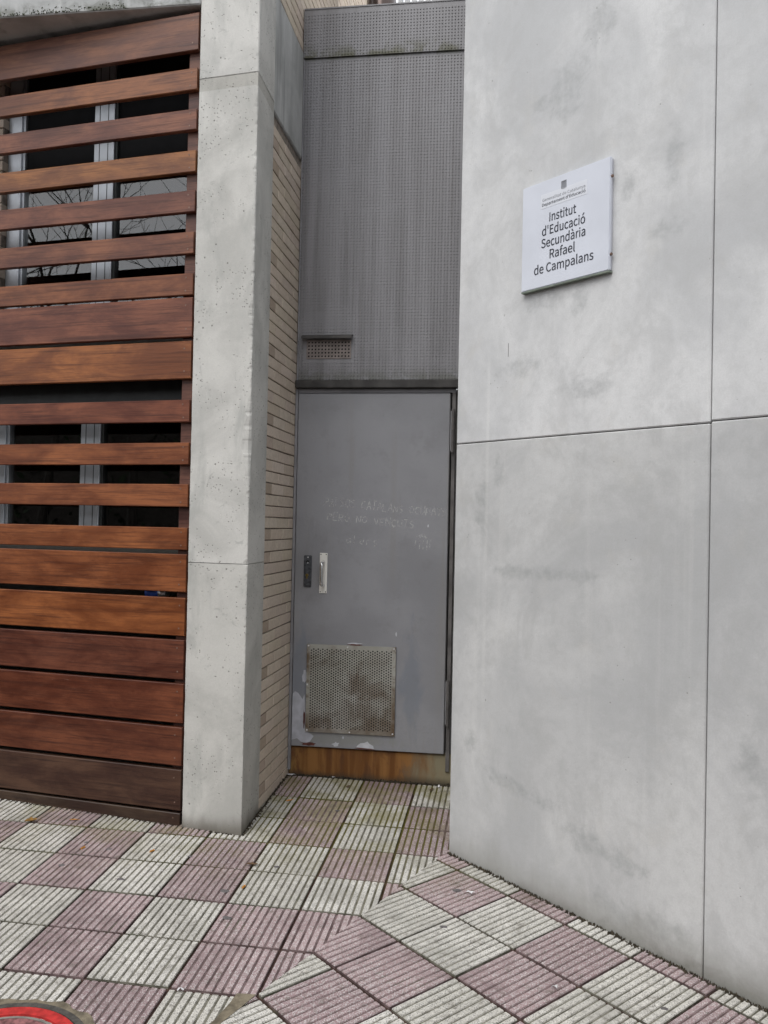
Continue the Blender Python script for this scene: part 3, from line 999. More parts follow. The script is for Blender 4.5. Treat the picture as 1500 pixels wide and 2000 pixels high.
# vent with little hood in the cladding
vt = tag(empty('wall_vent', (-0.265, YC, 2.44)), 'small perforated vent with dark hood in the dimpled cladding', 'vent')
P_V = (-0.265, YC, 2.44)
o, bb = perforated('vent_plate', -0.392, 2.450, 13, 5, 0.0197, 0.0200, 0.0056, YC - 0.0045, M['ventgrey'], None, 0.004, False)
par_world(o, vt, P_V)
o = box('duct', -0.394, -0.134, YC - 0.0008, YC + 0.0, 2.447, 2.553, M['void']); par_world(o, vt, P_V)
bm = bmesh.new()
prof = [(YC - 0.001, 2.586), (YC - 0.045, 2.572), (YC - 0.047, 2.556), (YC - 0.043, 2.556), (YC - 0.041, 2.568), (YC - 0.001, 2.580)]
for a, b in ((-0.420, -0.122),):
    va = [bm.verts.new((a, y, z)) for y, z in prof]
    vb = [bm.verts.new((b, y, z)) for y, z in prof]
    for i in range(len(prof)):
        j = (i + 1) % len(prof)
        bm.faces.new((va[i], va[j], vb[j], vb[i]))
    bm.faces.new(va[::-1]); bm.faces.new(vb)
o = bm_obj('hood', bm, M['darkmetal']); par_world(o, vt, P_V)

# ------------------------------------------------------------------ metal door
YD = 0.665
door = tag(empty('metal_door', (0, YD, 0.2)), 'grey painted metal door with a rusty perforated grille in the recess', 'door')
DP = (0, YD, 0.2)
def dpart(o, par=None):
    if par is None:
        par_world(o, door, DP)
    else:
        o.parent = par
        o.matrix_parent_inverse = (Matrix.Translation(DP)).inverted() if par == door else Matrix.Identity(4)
    return o
fr = dpart(box('jamb', -0.4545, -0.4385, YD - 0.020, YD + 0.05, 0.06, 2.268, M['frame'], None, 0.002))
dpart(box('jamb', 0.4585, 0.4800, YD - 0.016, YD + 0.05, 0.10, 2.245, M['frame_dark'], None, 0.002))
dpart(box('head', -0.4380, 0.4800, YD - 0.016, YD + 0.05, 2.2455, 2.2695, M['frame'], None, 0.002))
dpart(box('side_sheet', 0.4815, 0.62, YD + 0.010, YD + 0.04, 0.05, 2.269, M['clad']))
dpart(box('back_sheet', -0.45, 0.60, YD + 0.0505, YD + 0.056, 0.10, 2.27, M['void']))
# leaf with opening behind the grille
leaf = bmesh.new()
Xa, Xb, Za, Zb = -0.4355, 0.4480, 0.200, 2.242
box_bm(Xa, Xb, YD - 0.022, YD + 0.02, Za, Zb, 0.003, leaf)
leaf_o = dpart(bm_obj('leaf', leaf, M['door']))
dpart(box('leaf_fold', 0.4482, 0.4520, YD - 0.017, YD + 0.02, 0.20, 2.24, M['darkmetal']))
# hinges
for za, zb in ((1.905, 2.150), (0.36, 0.62)):
    bm = bmesh.new()
    zm = (za + zb) / 2
    for a, b in ((za, zm - 0.001), (zm + 0.001, zb)):
        tube_bm(bm, [(0.4655, YD - 0.030, a), (0.4655, YD - 0.030, b)], 0.0085, 12)
    hg = dpart(bm_obj('hinge', bm, M['frame_dark']))
    box_bm  # plate
    dpart(box('hinge_plate', 0.4525, 0.4580, YD - 0.0295, YD - 0.0165, za + 0.01, zb - 0.01, M['frame']))
# grille
gy = YD - 0.034
go, gb = perforated('grille', 0.3080, -0.3300, 30, 36, 0.0152, 0.01325, 0.0046, gy, M['rust'], None, 0.020, True, swap=True)
dpart(go)
dpart(box('duct', -0.345, 0.16, gy + 0.006, gy + 0.0115, 0.30, 0.78, M['void']))
for x, z in ((gb[0] + .009, gb[3] - .009), (gb[1] - .010, gb[3] - .009), ((gb[0] + gb[1]) / 2 - 0.02, gb[3] - .010), (gb[0] + .009, gb[2] + .010), ((gb[0] + gb[1]) / 2, gb[2] + .009), (gb[1] - .010, gb[2] + .012), (gb[0] + .006, 0.56)):
    bm = bmesh.new()
    tube_bm(bm, [(x, gy - 0.003, z), (x, gy - 0.0002, z)], [0.0036, 0.0050], 10)
    dpart(bm_obj('rivet', bm, M['paper']))
# lock plate
es = dpart(box('escutcheon', -0.3815, -0.3345, YD - 0.0285, YD - 0.0222, 1.118, 1.302, M['oldsteel'], None, 0.003, 2))
bm = bmesh.new(); tube_bm(bm, [(-0.3585, YD - 0.0288, 1.264), (-0.3585, YD - 0.0280, 1.264)], 0.0095, 14); dpart(bm_obj('spindle_hole', bm, M['void']))
bm = bmesh.new(); tube_bm(bm, [(-0.3575, YD - 0.0300, 1.259), (-0.3575, YD - 0.0286, 1.259)], 0.0048, 10); dpart(bm_obj('spindle', bm, M['alu']))
bm = bmesh.new(); tube_bm(bm, [(-0.3565, YD - 0.0298, 1.2915), (-0.3565, YD - 0.0284, 1.2915)], 0.0042, 10); dpart(bm_obj('screw', bm, M['paper']))
bm = bmesh.new()
tube_bm(bm, [(-0.3605, YD - 0.0330, 1.188), (-0.3605, YD - 0.0284, 1.188)], 0.0088, 14)
box_bm(-0.3645, -0.3565, YD - 0.0330, YD - 0.0284, 1.168, 1.184, 0, bm)
dpart(bm_obj('lock_cylinder', bm, M['brass']))
dpart(box('keyhole', -0.3613, -0.3597, YD - 0.0334, YD - 0.0331, 1.183, 1.194, M['void']))
# pull handle on its plate
dpart(box('handle_plate', -0.2880, -0.2430, YD - 0.0262, YD - 0.0222, 1.086, 1.318, M['satin'], None, 0.0015))
bm = bmesh.new()
pts = []
hx = -0.2645
for k in range(7):
    t = k / 6 * math.pi / 2
    pts.append((hx + 0.004 * math.sin(t) * -1, YD - 0.026 - 0.040 * math.sin(t), 1.262 - 0.014 * (1 - math.cos(t)) + 0.004))
for k in range(1, 6):
    pts.append((hx - 0.004, YD - 0.0665, 1.252 - k * 0.018))
for k in range(7):
    t = (1 - k / 6) * math.pi / 2
    pts.append((hx - 0.004 * math.sin(t), YD - 0.026 - 0.040 * math.sin(t), 1.134 + 0.014 * (1 - math.cos(t)) - 0.004))
tube_bm(bm, pts, 0.0092, 14)
dpart(bm_obj('pull_handle', bm, M['chrome'], None, True))
for x in (-0.2810, -0.2500):
    for z in (1.094, 1.310):
        bm = bmesh.new()
        tube_bm(bm, [(x, YD - 0.0270, z), (x, YD - 0.0258, z)], 0.0034, 8)
        dpart(bm_obj('screw', bm, M['oldsteel']))

def blob(name, cx, cz, wx, wz, mat, yf, n=22, rough=0.35, seed=0, pts=None):
    rnd = random.Random(seed)
    bm = bmesh.new()
    ring_ = []
    if pts is None:
        pts = []
        for k in range(n):
            t = 2 * math.pi * k / n
            r = 1 + rough * (rnd.random() - 0.5) * 2
            pts.append((cx + wx * r * math.cos(t), cz + wz * r * math.sin(t)))
    vs_ = [bm.verts.new((x, yf, z)) for x, z in pts]
    bm.faces.new(vs_)
    r_ = bmesh.ops.extrude_face_region(bm, geom=list(bm.faces))
    for v in [g for g in r_['geom'] if isinstance(g, bmesh.types.BMVert)]:
        v.co.y -= 0.0006
    bmesh.ops.triangulate(bm, faces=[f for f in bm.faces if len(f.verts) > 4])
    return dpart(bm_obj(name, bm, mat))
yp = YD - 0.0222
blob('bare_patch', 0, 0, 0, 0, M['patch'], yp, pts=[(-0.432, 0.235), (-0.40, 0.245), (-0.375, 0.225), (-0.33, 0.222), (-0.302, 0.262), (-0.33, 0.281), (-0.356, 0.292), (-0.352, 0.35), (-0.356, 0.42), (-0.362, 0.50), (-0.372, 0.47),
     (-0.383, 0.485), (-0.398, 0.505), (-0.418, 0.515), (-0.430, 0.50), (-0.4325, 0.40)])
blob('bare_patch', -0.364, 0.60, 0.012, 0.035, M['patch'], yp, 16, 0.25, 5)
blob('paint_chip', -0.172, 0.222, 0.018, 0.013, M['patch_w'], yp - .0004, 12, 0.4, 8)
blob('paint_chip', 0, 0, 0, 0, M['patch_w'], yp - .0004, pts=[(-0.052, 0.212), (0.052, 0.207), (0.045, 0.225), (0.024, 0.235), (0.012, 0.248), (-0.004, 0.240), (-0.028, 0.236), (-0.046, 0.222)])
blob('primer_patch', -0.33, 0.2165, 0.045, 0.009, M['primer'], yp - .0008, 16, 0.35, 3)
blob('primer_patch', 0.0, 0.206, 0.052, 0.004, M['primer'], yp - .0008, 16, 0.3, 4)
blob('primer_patch', -0.361, 0.36, 0.005, 0.05, M['primer'], yp - .0008, 16, 0.35, 6)
blob('primer_patch', -0.070, 0.7955, 0.045, 0.006, M['primer'], yp - .0002, 18, 0.35, 9)
blob('paint_chip', -0.072, 0.8035, 0.046, 0.0035, M['patch_w'], yp - .0006, 18, 0.35, 10)
blob('paint_chip', 0.165, 0.865, 0.004, 0.012, M['patch_w'], yp, 10, 0.3, 11)
blob('paint_chip', 0.335, 1.487, 0.004, 0.008, M['patch_w'], yp, 10, 0.3, 12)
blob('paint_chip', -0.13, 0.262, 0.006, 0.008, M['patch'], yp, 10, 0.3, 13)

# scratched chalk writing
FONT = {'P': [[(0, 0), (0, 1), (.6, .95), (.65, .6), (0, .48)]], 'A': [[(0, 0), (.35, 1), (.7, 0)], [(.15, .4), (.55, .4)]], 'I': [[(.1, 0), (.1, 1)]],
        'S': [[(.6, .9), (.2, 1), (0, .75), (.55, .4), (.5, .05), (0, .05)]], 'O': [[(.3, 0), (0, .3), (.05, .8), (.35, 1), (.65, .75), (.6, .2), (.3, 0)]],
        'C': [[(.6, .9), (.2, .95), (0, .5), (.15, .08), (.6, .08)]], 'T': [[(0, 1), (.7, 1)], [(.35, 1), (.32, 0)]], 'L': [[(0, 1), (0, 0), (.55, 0)]],
        'N': [[(0, 0), (0, 1), (.6, 0), (.62, 1)]], 'U': [[(0, 1), (.02, .2), (.3, 0), (.6, .2), (.62, 1)]], 'E': [[(.6, 1), (0, 1), (0, 0), (.6, 0)], [(0, .5), (.45, .5)]],
        'R': [[(0, 0), (0, 1), (.55, .9), (.5, .55), (0, .5), (.6, 0)]], 'V': [[(0, 1), (.3, 0), (.65, 1)]], 'Ç': [[(.6, .9), (.2, .95), (0, .5), (.15, .08), (.6, .08)], [(.3, .05), (.38, -.18)]],
        'Ï': [[(.1, 0), (.1, .75)], [(0, .95), (.04, .98)], [(.2, .95), (.24, .98)]], 'Ò': [[(.3, 0), (0, .3), (.05, .7), (.35, .85), (.65, .65), (.6, .2), (.3, 0)], [(.2, 1.15), (.4, .98)]],
        'a': [[(.5, .5), (.1, .5), (0, .2), (.2, 0), (.5, .2), (.5, .55), (.55, 0)]], 'l': [[(.1, 1), (.12, 0)]], 's': [[(.5, .5), (.1, .5), (.1, .3), (.45, .2), (.4, 0), (0, 0)]], 'e': [[(0, .3), (.5, .32), (.4, .55), (.1, .5), (0, .15), (.25, 0), (.5, .1)]],
        'r': [[(0, 0), (0, .5)], [(0, .35), (.35, .52)]]}
def scratch(strokes, w=0.0042):
    verts, faces = [], []
    for st in strokes:
        fine = []
        for a, b in zip(st, st[1:]):
            for k in range(3):
                fine.append((a[0] + (b[0] - a[0]) * k / 3, a[1] + (b[1] - a[1]) * k / 3))
        fine.append(st[-1])
        k0 = len(verts)
        for i, p in enumerate(fine):
            a, b = fine[max(0, i - 1)], fine[min(len(fine) - 1, i + 1)]
            dx, dz = b[0] - a[0], b[1] - a[1]
            L_ = math.hypot(dx, dz) or 1
            ww = w * random.uniform(0.6, 1.2)
            jx, jz = random.uniform(-.0006, .0006), random.uniform(-.0006, .0006)
            verts.append((p[0] - dz / L_ * ww / 2 + jx, YD - 0.0226, p[1] + dx / L_ * ww / 2 + jz))
            verts.append((p[0] + dz / L_ * ww / 2 + jx, YD - 0.0226, p[1] - dx / L_ * ww / 2 + jz))
        for i in range(len(fine) - 1):
            k = k0 + 2 * i
            faces.append((k, k + 1, k + 3, k + 2))
    return verts, faces
def write(text, x0, z0, x1, z1, h):
    strokes = []
    n = len(text)
    for i, ch in enumerate(text):
        if ch == ' ':
            continue
        bx = x0 + (x1 - x0) * i / n
        bz = z0 + (z1 - z0) * i / n + random.uniform(-.004, .004)
        wd_ = (x1 - x0) / n * 1.15
        hh = h * random.uniform(0.85, 1.1)
        for st in FONT[ch]:
            strokes.append([(bx + px_ * wd_ + pz_ * hh * 0.08, bz + pz_ * hh) for px_, pz_ in st])
    v, f = scratch(strokes)
    return dpart(mesh_obj('chalk_writing', v, f, M['chalk']))
write('PAÏSOS CATALANS OCUPATS', -0.270, 1.592, 0.445, 1.538, 0.048)
write('PERÒ NO VENÇUTS', -0.250, 1.508, 0.262, 1.470, 0.044)
write('alers', -0.135, 1.375, 0.06, 1.365, 0.055)
v, f = scratch([[(0.262, 1.362), (0.266, 1.402)], [(0.288, 1.355), (0.291, 1.405)], [(0.308, 1.352), (0.311, 1.402)], [(0.330, 1.350), (0.333, 1.405)],
                [(0.270, 1.425), (0.29, 1.432), (0.33, 1.420)], [(0.285, 1.41), (0.30, 1.44)], [(0.315, 1.44), (0.325, 1.415)], [(0.345, 1.362), (0.352, 1.41)]])
dpart(mesh_obj('chalk_mark', v, f, M['chalk']))

th = box('door_threshold', -0.452, 0.62, YD - 0.003, YD + 0.35, -0.06, 0.1945, M['thresh'], None, 0.006, 2)
tag(th, 'rust stained concrete step under the metal door', 'threshold')

# ------------------------------------------------------------------ slatted wooden screen
SA = math.atan2(-0.21 + 0.045, -0.759 + 1.817)
SL = (-0.759, -0.2095, 0)
scr = tag(empty('wooden_screen', SL, SA), 'reddish brown screen of horizontal wooden planks left of the pillar', 'screen')
planks = [(4.005, 3.819), (3.729, 3.621), (3.525, 3.422), (3.319, 3.212), (3.120, 3.014), (2.915, 2.807), (2.709, 2.602), (2.590, 2.395), (2.374, 2.188),
          (2.083, 1.974), (1.872, 1.764), (1.667, 1.556), (1.453, 1.344), (1.322, 1.137), (1.108, 0.922), (0.901, 0.709), (0.688, 0.496), (0.475, 0.288), (0.269, 0.071), (0.058, -0.06)]
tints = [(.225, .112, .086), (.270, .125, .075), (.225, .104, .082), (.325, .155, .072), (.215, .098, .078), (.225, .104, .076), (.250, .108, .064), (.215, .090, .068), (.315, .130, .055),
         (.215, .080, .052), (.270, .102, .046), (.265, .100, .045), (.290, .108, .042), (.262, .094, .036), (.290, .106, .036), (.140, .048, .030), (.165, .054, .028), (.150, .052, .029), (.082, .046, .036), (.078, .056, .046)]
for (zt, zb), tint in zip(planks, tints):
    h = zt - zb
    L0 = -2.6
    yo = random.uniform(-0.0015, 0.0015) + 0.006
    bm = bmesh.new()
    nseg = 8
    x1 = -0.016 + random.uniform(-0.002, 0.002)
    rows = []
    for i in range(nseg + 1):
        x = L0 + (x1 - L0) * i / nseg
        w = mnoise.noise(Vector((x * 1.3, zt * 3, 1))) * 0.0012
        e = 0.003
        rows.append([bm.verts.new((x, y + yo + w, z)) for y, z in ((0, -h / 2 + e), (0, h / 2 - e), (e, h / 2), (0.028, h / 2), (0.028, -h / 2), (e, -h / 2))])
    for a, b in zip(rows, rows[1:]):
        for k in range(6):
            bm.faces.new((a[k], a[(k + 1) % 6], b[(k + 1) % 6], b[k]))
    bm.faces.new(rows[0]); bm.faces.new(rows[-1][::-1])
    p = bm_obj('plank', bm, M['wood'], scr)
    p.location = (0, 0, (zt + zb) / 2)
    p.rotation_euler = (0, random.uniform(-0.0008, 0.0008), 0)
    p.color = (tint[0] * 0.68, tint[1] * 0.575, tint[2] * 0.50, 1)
    for dz in (-h * 0.30, h * 0.30):
        bm = bmesh.new()
        xs_ = -0.048 + random.uniform(-0.006, 0.004)
        tube_bm(bm, [(xs_, yo - 0.0012, dz), (xs_, yo + 0.002, dz)], 0.0042, 8)
        bm_obj('screw', bm, M['screw'], p)
for x in (-0.080, -2.45):
    po = box('post', x, x + 0.062, 0.0365, 0.10, -0.05, 4.03, M['wood'], scr, 0.003)
    po.color = (.105, .045, .035, 1)
bt = box('ledge_batten', -2.5, -0.085, 0.045, 0.145, 1.060, 1.0905, M['wood'], scr, 0.003)
bt.color = (.07, .03, .02, 1)

# blue can lying on the ledge behind the planks
can = tag(empty('drink_can', SL, SA), 'blue drink can lying in the gap between two wooden planks', 'can')
bm = bmesh.new()
cxx, cyy, czz, cr = -0.215, 0.080, 1.0925, 0.032
tube_bm(bm, [(cxx - .060, cyy, czz + cr), (cxx - .052, cyy, czz + cr), (cxx + .02, cyy, czz + cr)], [0.026, cr, cr], 24)
bm_obj('printed_wall', bm, M['blue'], can, True)
bm = bmesh.new()
tube_bm(bm, [(cxx + .0202, cyy, czz + cr), (cxx + .045, cyy, czz + cr), (cxx + .053, cyy, czz + cr), (cxx + .056, cyy, czz + cr), (cxx + .0585, cyy, czz + cr)], [cr, cr, 0.026, 0.028, 0.0265], 24)
bm_obj('can_end', bm, M['canmetal'], can, True)

# ------------------------------------------------------------------ windows and the wall behind the screen
def swin(name, label, z0, z1, jl, m0, m1, ztr, head):
    w = tag(empty(name, SL, SA), label, 'window')
    y0, y1 = 0.235, 0.300
    def member(n, x0, x1, za, zb, mat=M['alu'], p=w, ya=y0, yb=y1):
        return box(n, x0, x1, ya, yb, za, zb, mat, p, 0.002)
    fx0, fx1 = jl
    a = member('jamb', fx0, fx1, z0, z1)
    box('glazing_bead', fx1 - 0.001, fx1 + 0.016, y0 + 0.012, y1, z0 + 0.05, z1 - 0.06, M['alu'], w, 0.002)
    mm = member('mullion', m0, m1, z0, z1)
    for k in (0.27, 0.70):
        x = m0 + (m1 - m0) * k
        box('joint_line', x - 0.0018, x + 0.0018, y0 - 0.0012, y0 + 0.001, z0 + 0.01, z1 - 0.01, M['darkalu'], mm)
    box('glazing_bead', m1 - 0.001, m1 + 0.014, y0 + 0.012, y1, z0 + 0.05, z1 - 0.06, M['darkalu'], w, 0.002)
    member('jamb', -0.075, -0.02, z0, z1)
    for xa, xb in ((fx1 + 0.0, m0), (m1 + 0.0, -0.075)):
        member('sill_rail', xa + 0.002, xb - 0.002, z0, z0 + 0.05, head)
        member('head_rail', xa + 0.002, xb - 0.002, z1 - 0.07, z1, head)
        box('pane', xa - 0.004, xb + 0.004, 0.268, 0.276, z0 + 0.045, ztr, M['glass'], w)
        if ztr < z1 - 0.1:  # opaque panel and bar stand in for darkly reflecting upper glass
            box('transom', xa + 0.002, xb - 0.002, y0 + 0.01, y1, ztr - 0.005, ztr + 0.035, M['panel'], w)
            box('dark_pane_panel', xa, xb, 0.266, 0.278, ztr + 0.03, z1 - 0.06, M['panel'], w)
    return w
swin('window', 'upper aluminium window behind the wooden slats reflecting bare branches', 2.52, 4.02, (-1.332, -1.245), -0.768, -0.644, 3.40, M['panel'])
lw = swin('window', 'lower aluminium window behind the wooden slats with dark head rail', 1.40, 2.12, (-1.40, -1.300), -0.806, -0.684, 2.06, M['darkalu'])
box('transom_bar', -1.30, -0.081, 0.222, 0.234, 1.878, 1.892, M['darkalu'], lw)
box('roller_box', -1.42, -0.012, 0.170, 0.2335, 2.085, 2.31, M['darkalu'], lw, 0.004)

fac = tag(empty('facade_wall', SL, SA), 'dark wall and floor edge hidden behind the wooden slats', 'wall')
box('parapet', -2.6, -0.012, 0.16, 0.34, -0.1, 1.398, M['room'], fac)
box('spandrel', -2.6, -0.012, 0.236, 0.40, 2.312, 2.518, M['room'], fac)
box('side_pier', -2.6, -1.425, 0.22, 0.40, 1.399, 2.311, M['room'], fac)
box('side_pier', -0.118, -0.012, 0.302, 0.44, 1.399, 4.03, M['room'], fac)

# brick pier glimpsed at the far left behind the upper slats
bp = tag(empty('brick_pier', SL, SA), 'brick pier at the left edge behind the upper slats', 'pier')
box('mortar_bed', -2.6, -1.338, 0.206, 0.40, 2.52, 4.03, M['mortar'], bp)
c = 0
z = 2.522
while z < 3.98:
    x = -1.336 - (0.12 if c % 2 else 0.0)
    xs2 = [(-1.336 - 0.115, -1.336)] if c % 2 else []
    for k in range(2):
        xs2.append((x - 0.240, x - 0.003)); x -= 0.243
    for a, b in xs2:
        o = box('brick', a + 0.002, b - 0.001, 0.196, 0.26, z + 0.003, z + 0.056, M['brick'], bp, 0.002)
        o.color = (1.1, 1.1, 1.1, 1)
    z += 0.0602
    c += 1

# rooms behind the glass: plain boxes so the panes look into real depth
def room(z0, z1):
    V = [(-3.0, 0.42, z0), (-0.12, 0.42, z0), (-0.12, 1.6, z0), (-3.0, 1.6, z0), (-3.0, 0.42, z1), (-0.12, 0.42, z1), (-0.12, 1.6, z1), (-3.0, 1.6, z1)]
    Fc = [(0, 1, 2, 3), (4, 7, 6, 5), (2, 6, 7, 3), (1, 5, 6, 2), (0, 3, 7, 4)]
    o = mesh_obj('room', V, Fc, M['room'])
    o.location = SL
    o.rotation_euler = (0, 0, SA)
    return tag(o, kind='structure')
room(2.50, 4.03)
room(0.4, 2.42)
rc = box('room_column', -0.515, -0.125, 0.48, 0.75, 0.45, 2.40, M['roomlite'])
rc.location = SL; rc.rotation_euler = (0, 0, SA)
tag(rc, 'greyish plastered column inside the room, seen through the lower window', 'column')

# ------------------------------------------------------------------ sign
SU0, SU1, SZ0, SZ1, SP = 0.404, 0.856, 2.492, 2.937, 0.024
sg = tag(empty('school_sign', (0.542, -0.248, 0), WA), 'white square metal school sign with black lettering on the concrete wall', 'sign')
box('sign_plate', SU0, SU1, -SP, -0.010, SZ0, SZ1, M['sign'], sg, 0.003, 2)
box('back_tray', SU0 + 0.004, SU1 - 0.004, -0.0098, -0.0006, SZ0 + 0.004, SZ1 - 0.004, M['sign_edge'], sg)
box('underside_shade', SU0 + 0.001, SU1 - 0.001, -SP + 0.0005, -0.001, SZ0 - 0.0065, SZ0 - 0.0002, M['lip'], sg)  # dark strip painted as the shaded underside of the plate
for z in (2.86, 2.555):
    bm = bmesh.new()
    tube_bm(bm, [(SU1 - 0.001, -0.0155, z), (SU1 + 0.006, -0.0155, z)], 0.006, 10)
    bm_obj('fixing_screw', bm, M['screw'], sg)
SW, SH = SU1 - SU0, SZ1 - SZ0
box('sticker', SU0 + SW * 0.225, SU0 + SW * 0.755, -SP - 0.0007, -SP + 0.0002, SZ1 - SH * 0.262, SZ1 - SH * 0.128, M['sticker'], sg)
FNT = None
try:
    FNT = bpy.data.fonts.load(os.path.join(bpy.utils.system_resource('DATAFILES'), 'fonts', 'Noto Sans CJK Regular.woff2'))
except Exception:
    FNT = None
def cap_height():
    cu = bpy.data.curves.new('probe', 'FONT')
    cu.body = 'I'
    cu.size = 1.0
    if FNT:
        cu.font = FNT
    tmp = bpy.data.objects.new('probe', cu)
    COL.objects.link(tmp)
    me = bpy.data.meshes.new_from_object(tmp.evaluated_get(bpy.context.evaluated_depsgraph_get()))
    h_ = max([v.co.y for v in me.vertices] or [0.7])
    bpy.data.objects.remove(tmp)
    bpy.data.curves.remove(cu)
    bpy.data.meshes.remove(me)
    return h_
CAPS = cap_height()
def text(s, cs, t, width, cap, mat, bold=0.0, yoff=0.0009):
    cu = bpy.data.curves.new('lettering', 'FONT')
    cu.body = s
    cu.size = 1.0
    if FNT:
        cu.font = FNT
    cu.offset = bold
    tmp = bpy.data.objects.new('lettering_source', cu)
    COL.objects.link(tmp)
    me = bpy.data.meshes.new_from_object(tmp.evaluated_get(bpy.context.evaluated_depsgraph_get()))
    bpy.data.objects.remove(tmp)
    bpy.data.curves.remove(cu)
    xs_ = [v.co.x for v in me.vertices]
    x0, x1 = min(xs_), max(xs_)
    caph = CAPS
    for v in me.vertices:
        x = (v.co.x - (x0 + x1) / 2) / (x1 - x0) * width
        v.co = (SU0 + SW * cs + x, -SP - yoff, SZ1 - SH * t + v.co.y / caph * cap)
    me.materials.clear()
    me.materials.append(mat)
    o = bpy.data.objects.new('lettering', me)
    COL.objects.link(o)
    o.parent = sg
    return o
text('Generalitat de Catalunya', 0.490, 0.196, 0.220, 0.0118, M['ink_grey'], 0.0, 0.0011)
text("Departament d'Educació", 0.490, 0.240, 0.224, 0.0120, M['ink'], 0.006, 0.0011)
CAPH = 0.0365
text('Institut', 0.485, 0.400, 0.138, CAPH, M['ink'], 0.004)
text("d'Educació", 0.493, 0.518, 0.222, CAPH, M['ink'], 0.004)
text('Secundària', 0.492, 0.632, 0.227, CAPH, M['ink'], 0.004)
text('Rafael', 0.487, 0.748, 0.131, CAPH, M['ink'], 0.004)
text('de Campalans', 0.497, 0.868, 0.305, CAPH, M['ink'], 0.004)
# the little striped emblem
ex0, ez0 = SU0 + SW * 0.465, SZ1 - SH * 0.140
eb = bmesh.new()
for k in range(5):
    x = ex0 + k * 0.0056
    zt_ = ez0 + 0.034
    box_bm(x, x + 0.0034, -SP - 0.0012, -SP - 0.0001, ez0 + (0.002 if k in (0, 4) else 0), zt_, 0, eb)
box_bm(ex0, ex0 + 4 * 0.0056 + 0.0034, -SP - 0.0014, -SP - 0.0013, ez0 + 0.0285, ez0 + 0.0335, 0, eb)
bm_obj('emblem', eb, M['ink_grey'], sg)

# ------------------------------------------------------------------ red service cover, bottom left
cv = tag(empty('service_cover', (-0.662, -1.930, gz(-0.662, -1.930))), 'round red painted iron cover in the pavement at bottom left', 'cover')
cv.rotation_euler = (math.atan(GY), -math.atan(GX), 0)
def annulus(name, r0, r1, z0, z1, mat, n=64, jag=0.0):
    bm = bmesh.new()
    def rg(r, z):
        return [bm.verts.new((r * (1 + jag * mnoise.noise(Vector((math.cos(t) * 4, math.sin(t) * 4, r)))) * math.cos(t), r * (1 + jag * mnoise.noise(Vector((math.cos(t) * 4, math.sin(t) * 4, r)))) * math.sin(t), z)) for t in [2 * math.pi * k / n for k in range(n)]]
    ob, ot = rg(r1, z0), rg(r1 - 0.002, z1)
    if r0 > 0:
        it, ib = rg(r0 + 0.002, z1), rg(r0, z0)
    for k in range(n):
        j = (k + 1) % n
        bm.faces.new((ob[k], ob[j], ot[j], ot[k]))
        if r0 > 0:
            bm.faces.new((ot[k], ot[j], it[j], it[k]))
            bm.faces.new((it[k], it[j], ib[j], ib[k]))
    if r0 <= 0:
        bm.faces.new(ot)
    return bm_obj(name, bm, mat, cv)
annulus('cement_collar', 0.26, 0.295, -0.02, 0.0014, M['cement_brown'], jag=0.14)
annulus('frame_ring', 0.243, 0.268, -0.02, 0.0040, M['iron'])
annulus('red_rim', 0.200, 0.241, -0.02, 0.0065, M['red'])
annulus('inner_groove', 0.186, 0.1985, -0.02, 0.0030, M['cement'])
annulus('lid', 0.0, 0.184, -0.02, 0.0055, M['rosy'])

# ------------------------------------------------------------------ litter
def gp(x, y, h=0.0):
    return Vector((x, y, gz(x, y) + h))
def leaf_thing(x, y, L_, W_, rz, mat, label, curl=0.35):
    e = tag(empty('dry_leaf', gp(x, y, 0.001), rz), label, 'leaf')
    e.rotation_euler = (random.uniform(-.1, .1), random.uniform(-.1, .1), rz)
    verts, faces = [], []
    nu = 6
    for i in range(nu + 1):
        t = i / nu
        w = W_ * math.sin(math.pi * min(1, t * 0.96 + 0.04)) ** 0.8 * (1 + 0.25 * math.sin(i * 2.7))
        zc = 0.004 + L_ * curl * (t - 0.5) ** 2
        for s_ in (-1, 0, 1):
            verts.append((L_ * (t - 0.5), s_ * w, zc + abs(s_) * w * 0.5))
    for i in range(nu):
        for s_ in (0, 1):
            a = i * 3 + s_
            faces.append((a, a + 1, a + 4, a + 3))
    o = mesh_obj('blade', verts, faces, mat, e)
    so = o.modifiers.new('thickness', 'SOLIDIFY'); so.thickness = 0.0008
    bm = bmesh.new()
    tube_bm(bm, [(L_ * .5, 0, 0.004 + L_ * curl * .25), (L_ * .75, 0.004, 0.003)], 0.0009, 5)
    bm_obj('stalk', bm, mat, e)
def butt(x, y, rz, label):
    e = tag(empty('cigarette_butt', gp(x, y, 0.0045), rz), label, 'cigarette butt')
    bm = bmesh.new(); tube_bm(bm, [(-0.015, 0, 0), (0.008, 0, 0)], 0.0042, 8); bm_obj('filter', bm, M['butt'], e)
    bm = bmesh.new(); tube_bm(bm, [(0.0082, 0, 0), (0.013, 0.001, 0)], [0.0042, 0.0032], 8); bm_obj('paper_end', bm, M['paper'], e)
def scrap(x, y, w, rz, label, mat=None, seed=1):
    rnd = random.Random(seed)
    bm = bmesh.new()
    n = 9
    c = bm.verts.new((0, 0, 0.012))
    rg = [bm.verts.new((w * rnd.uniform(.6, 1.2) * math.cos(2 * math.pi * k / n), 0.55 * w * rnd.uniform(.5, 1.3) * math.sin(2 * math.pi * k / n), 0.002 + rnd.random() * 0.014)) for k in range(n)]
    for k in range(n):
        bm.faces.new((c, rg[k], rg[(k + 1) % n]))
    o = bm_obj('paper_scrap', bm, mat or M['paper'])
    so = o.modifiers.new('thickness', 'SOLIDIFY'); so.thickness = 0.0006
    o.location = gp(x, y); o.rotation_euler = (0, 0, rz)
    tag(o, label, 'paper scrap')
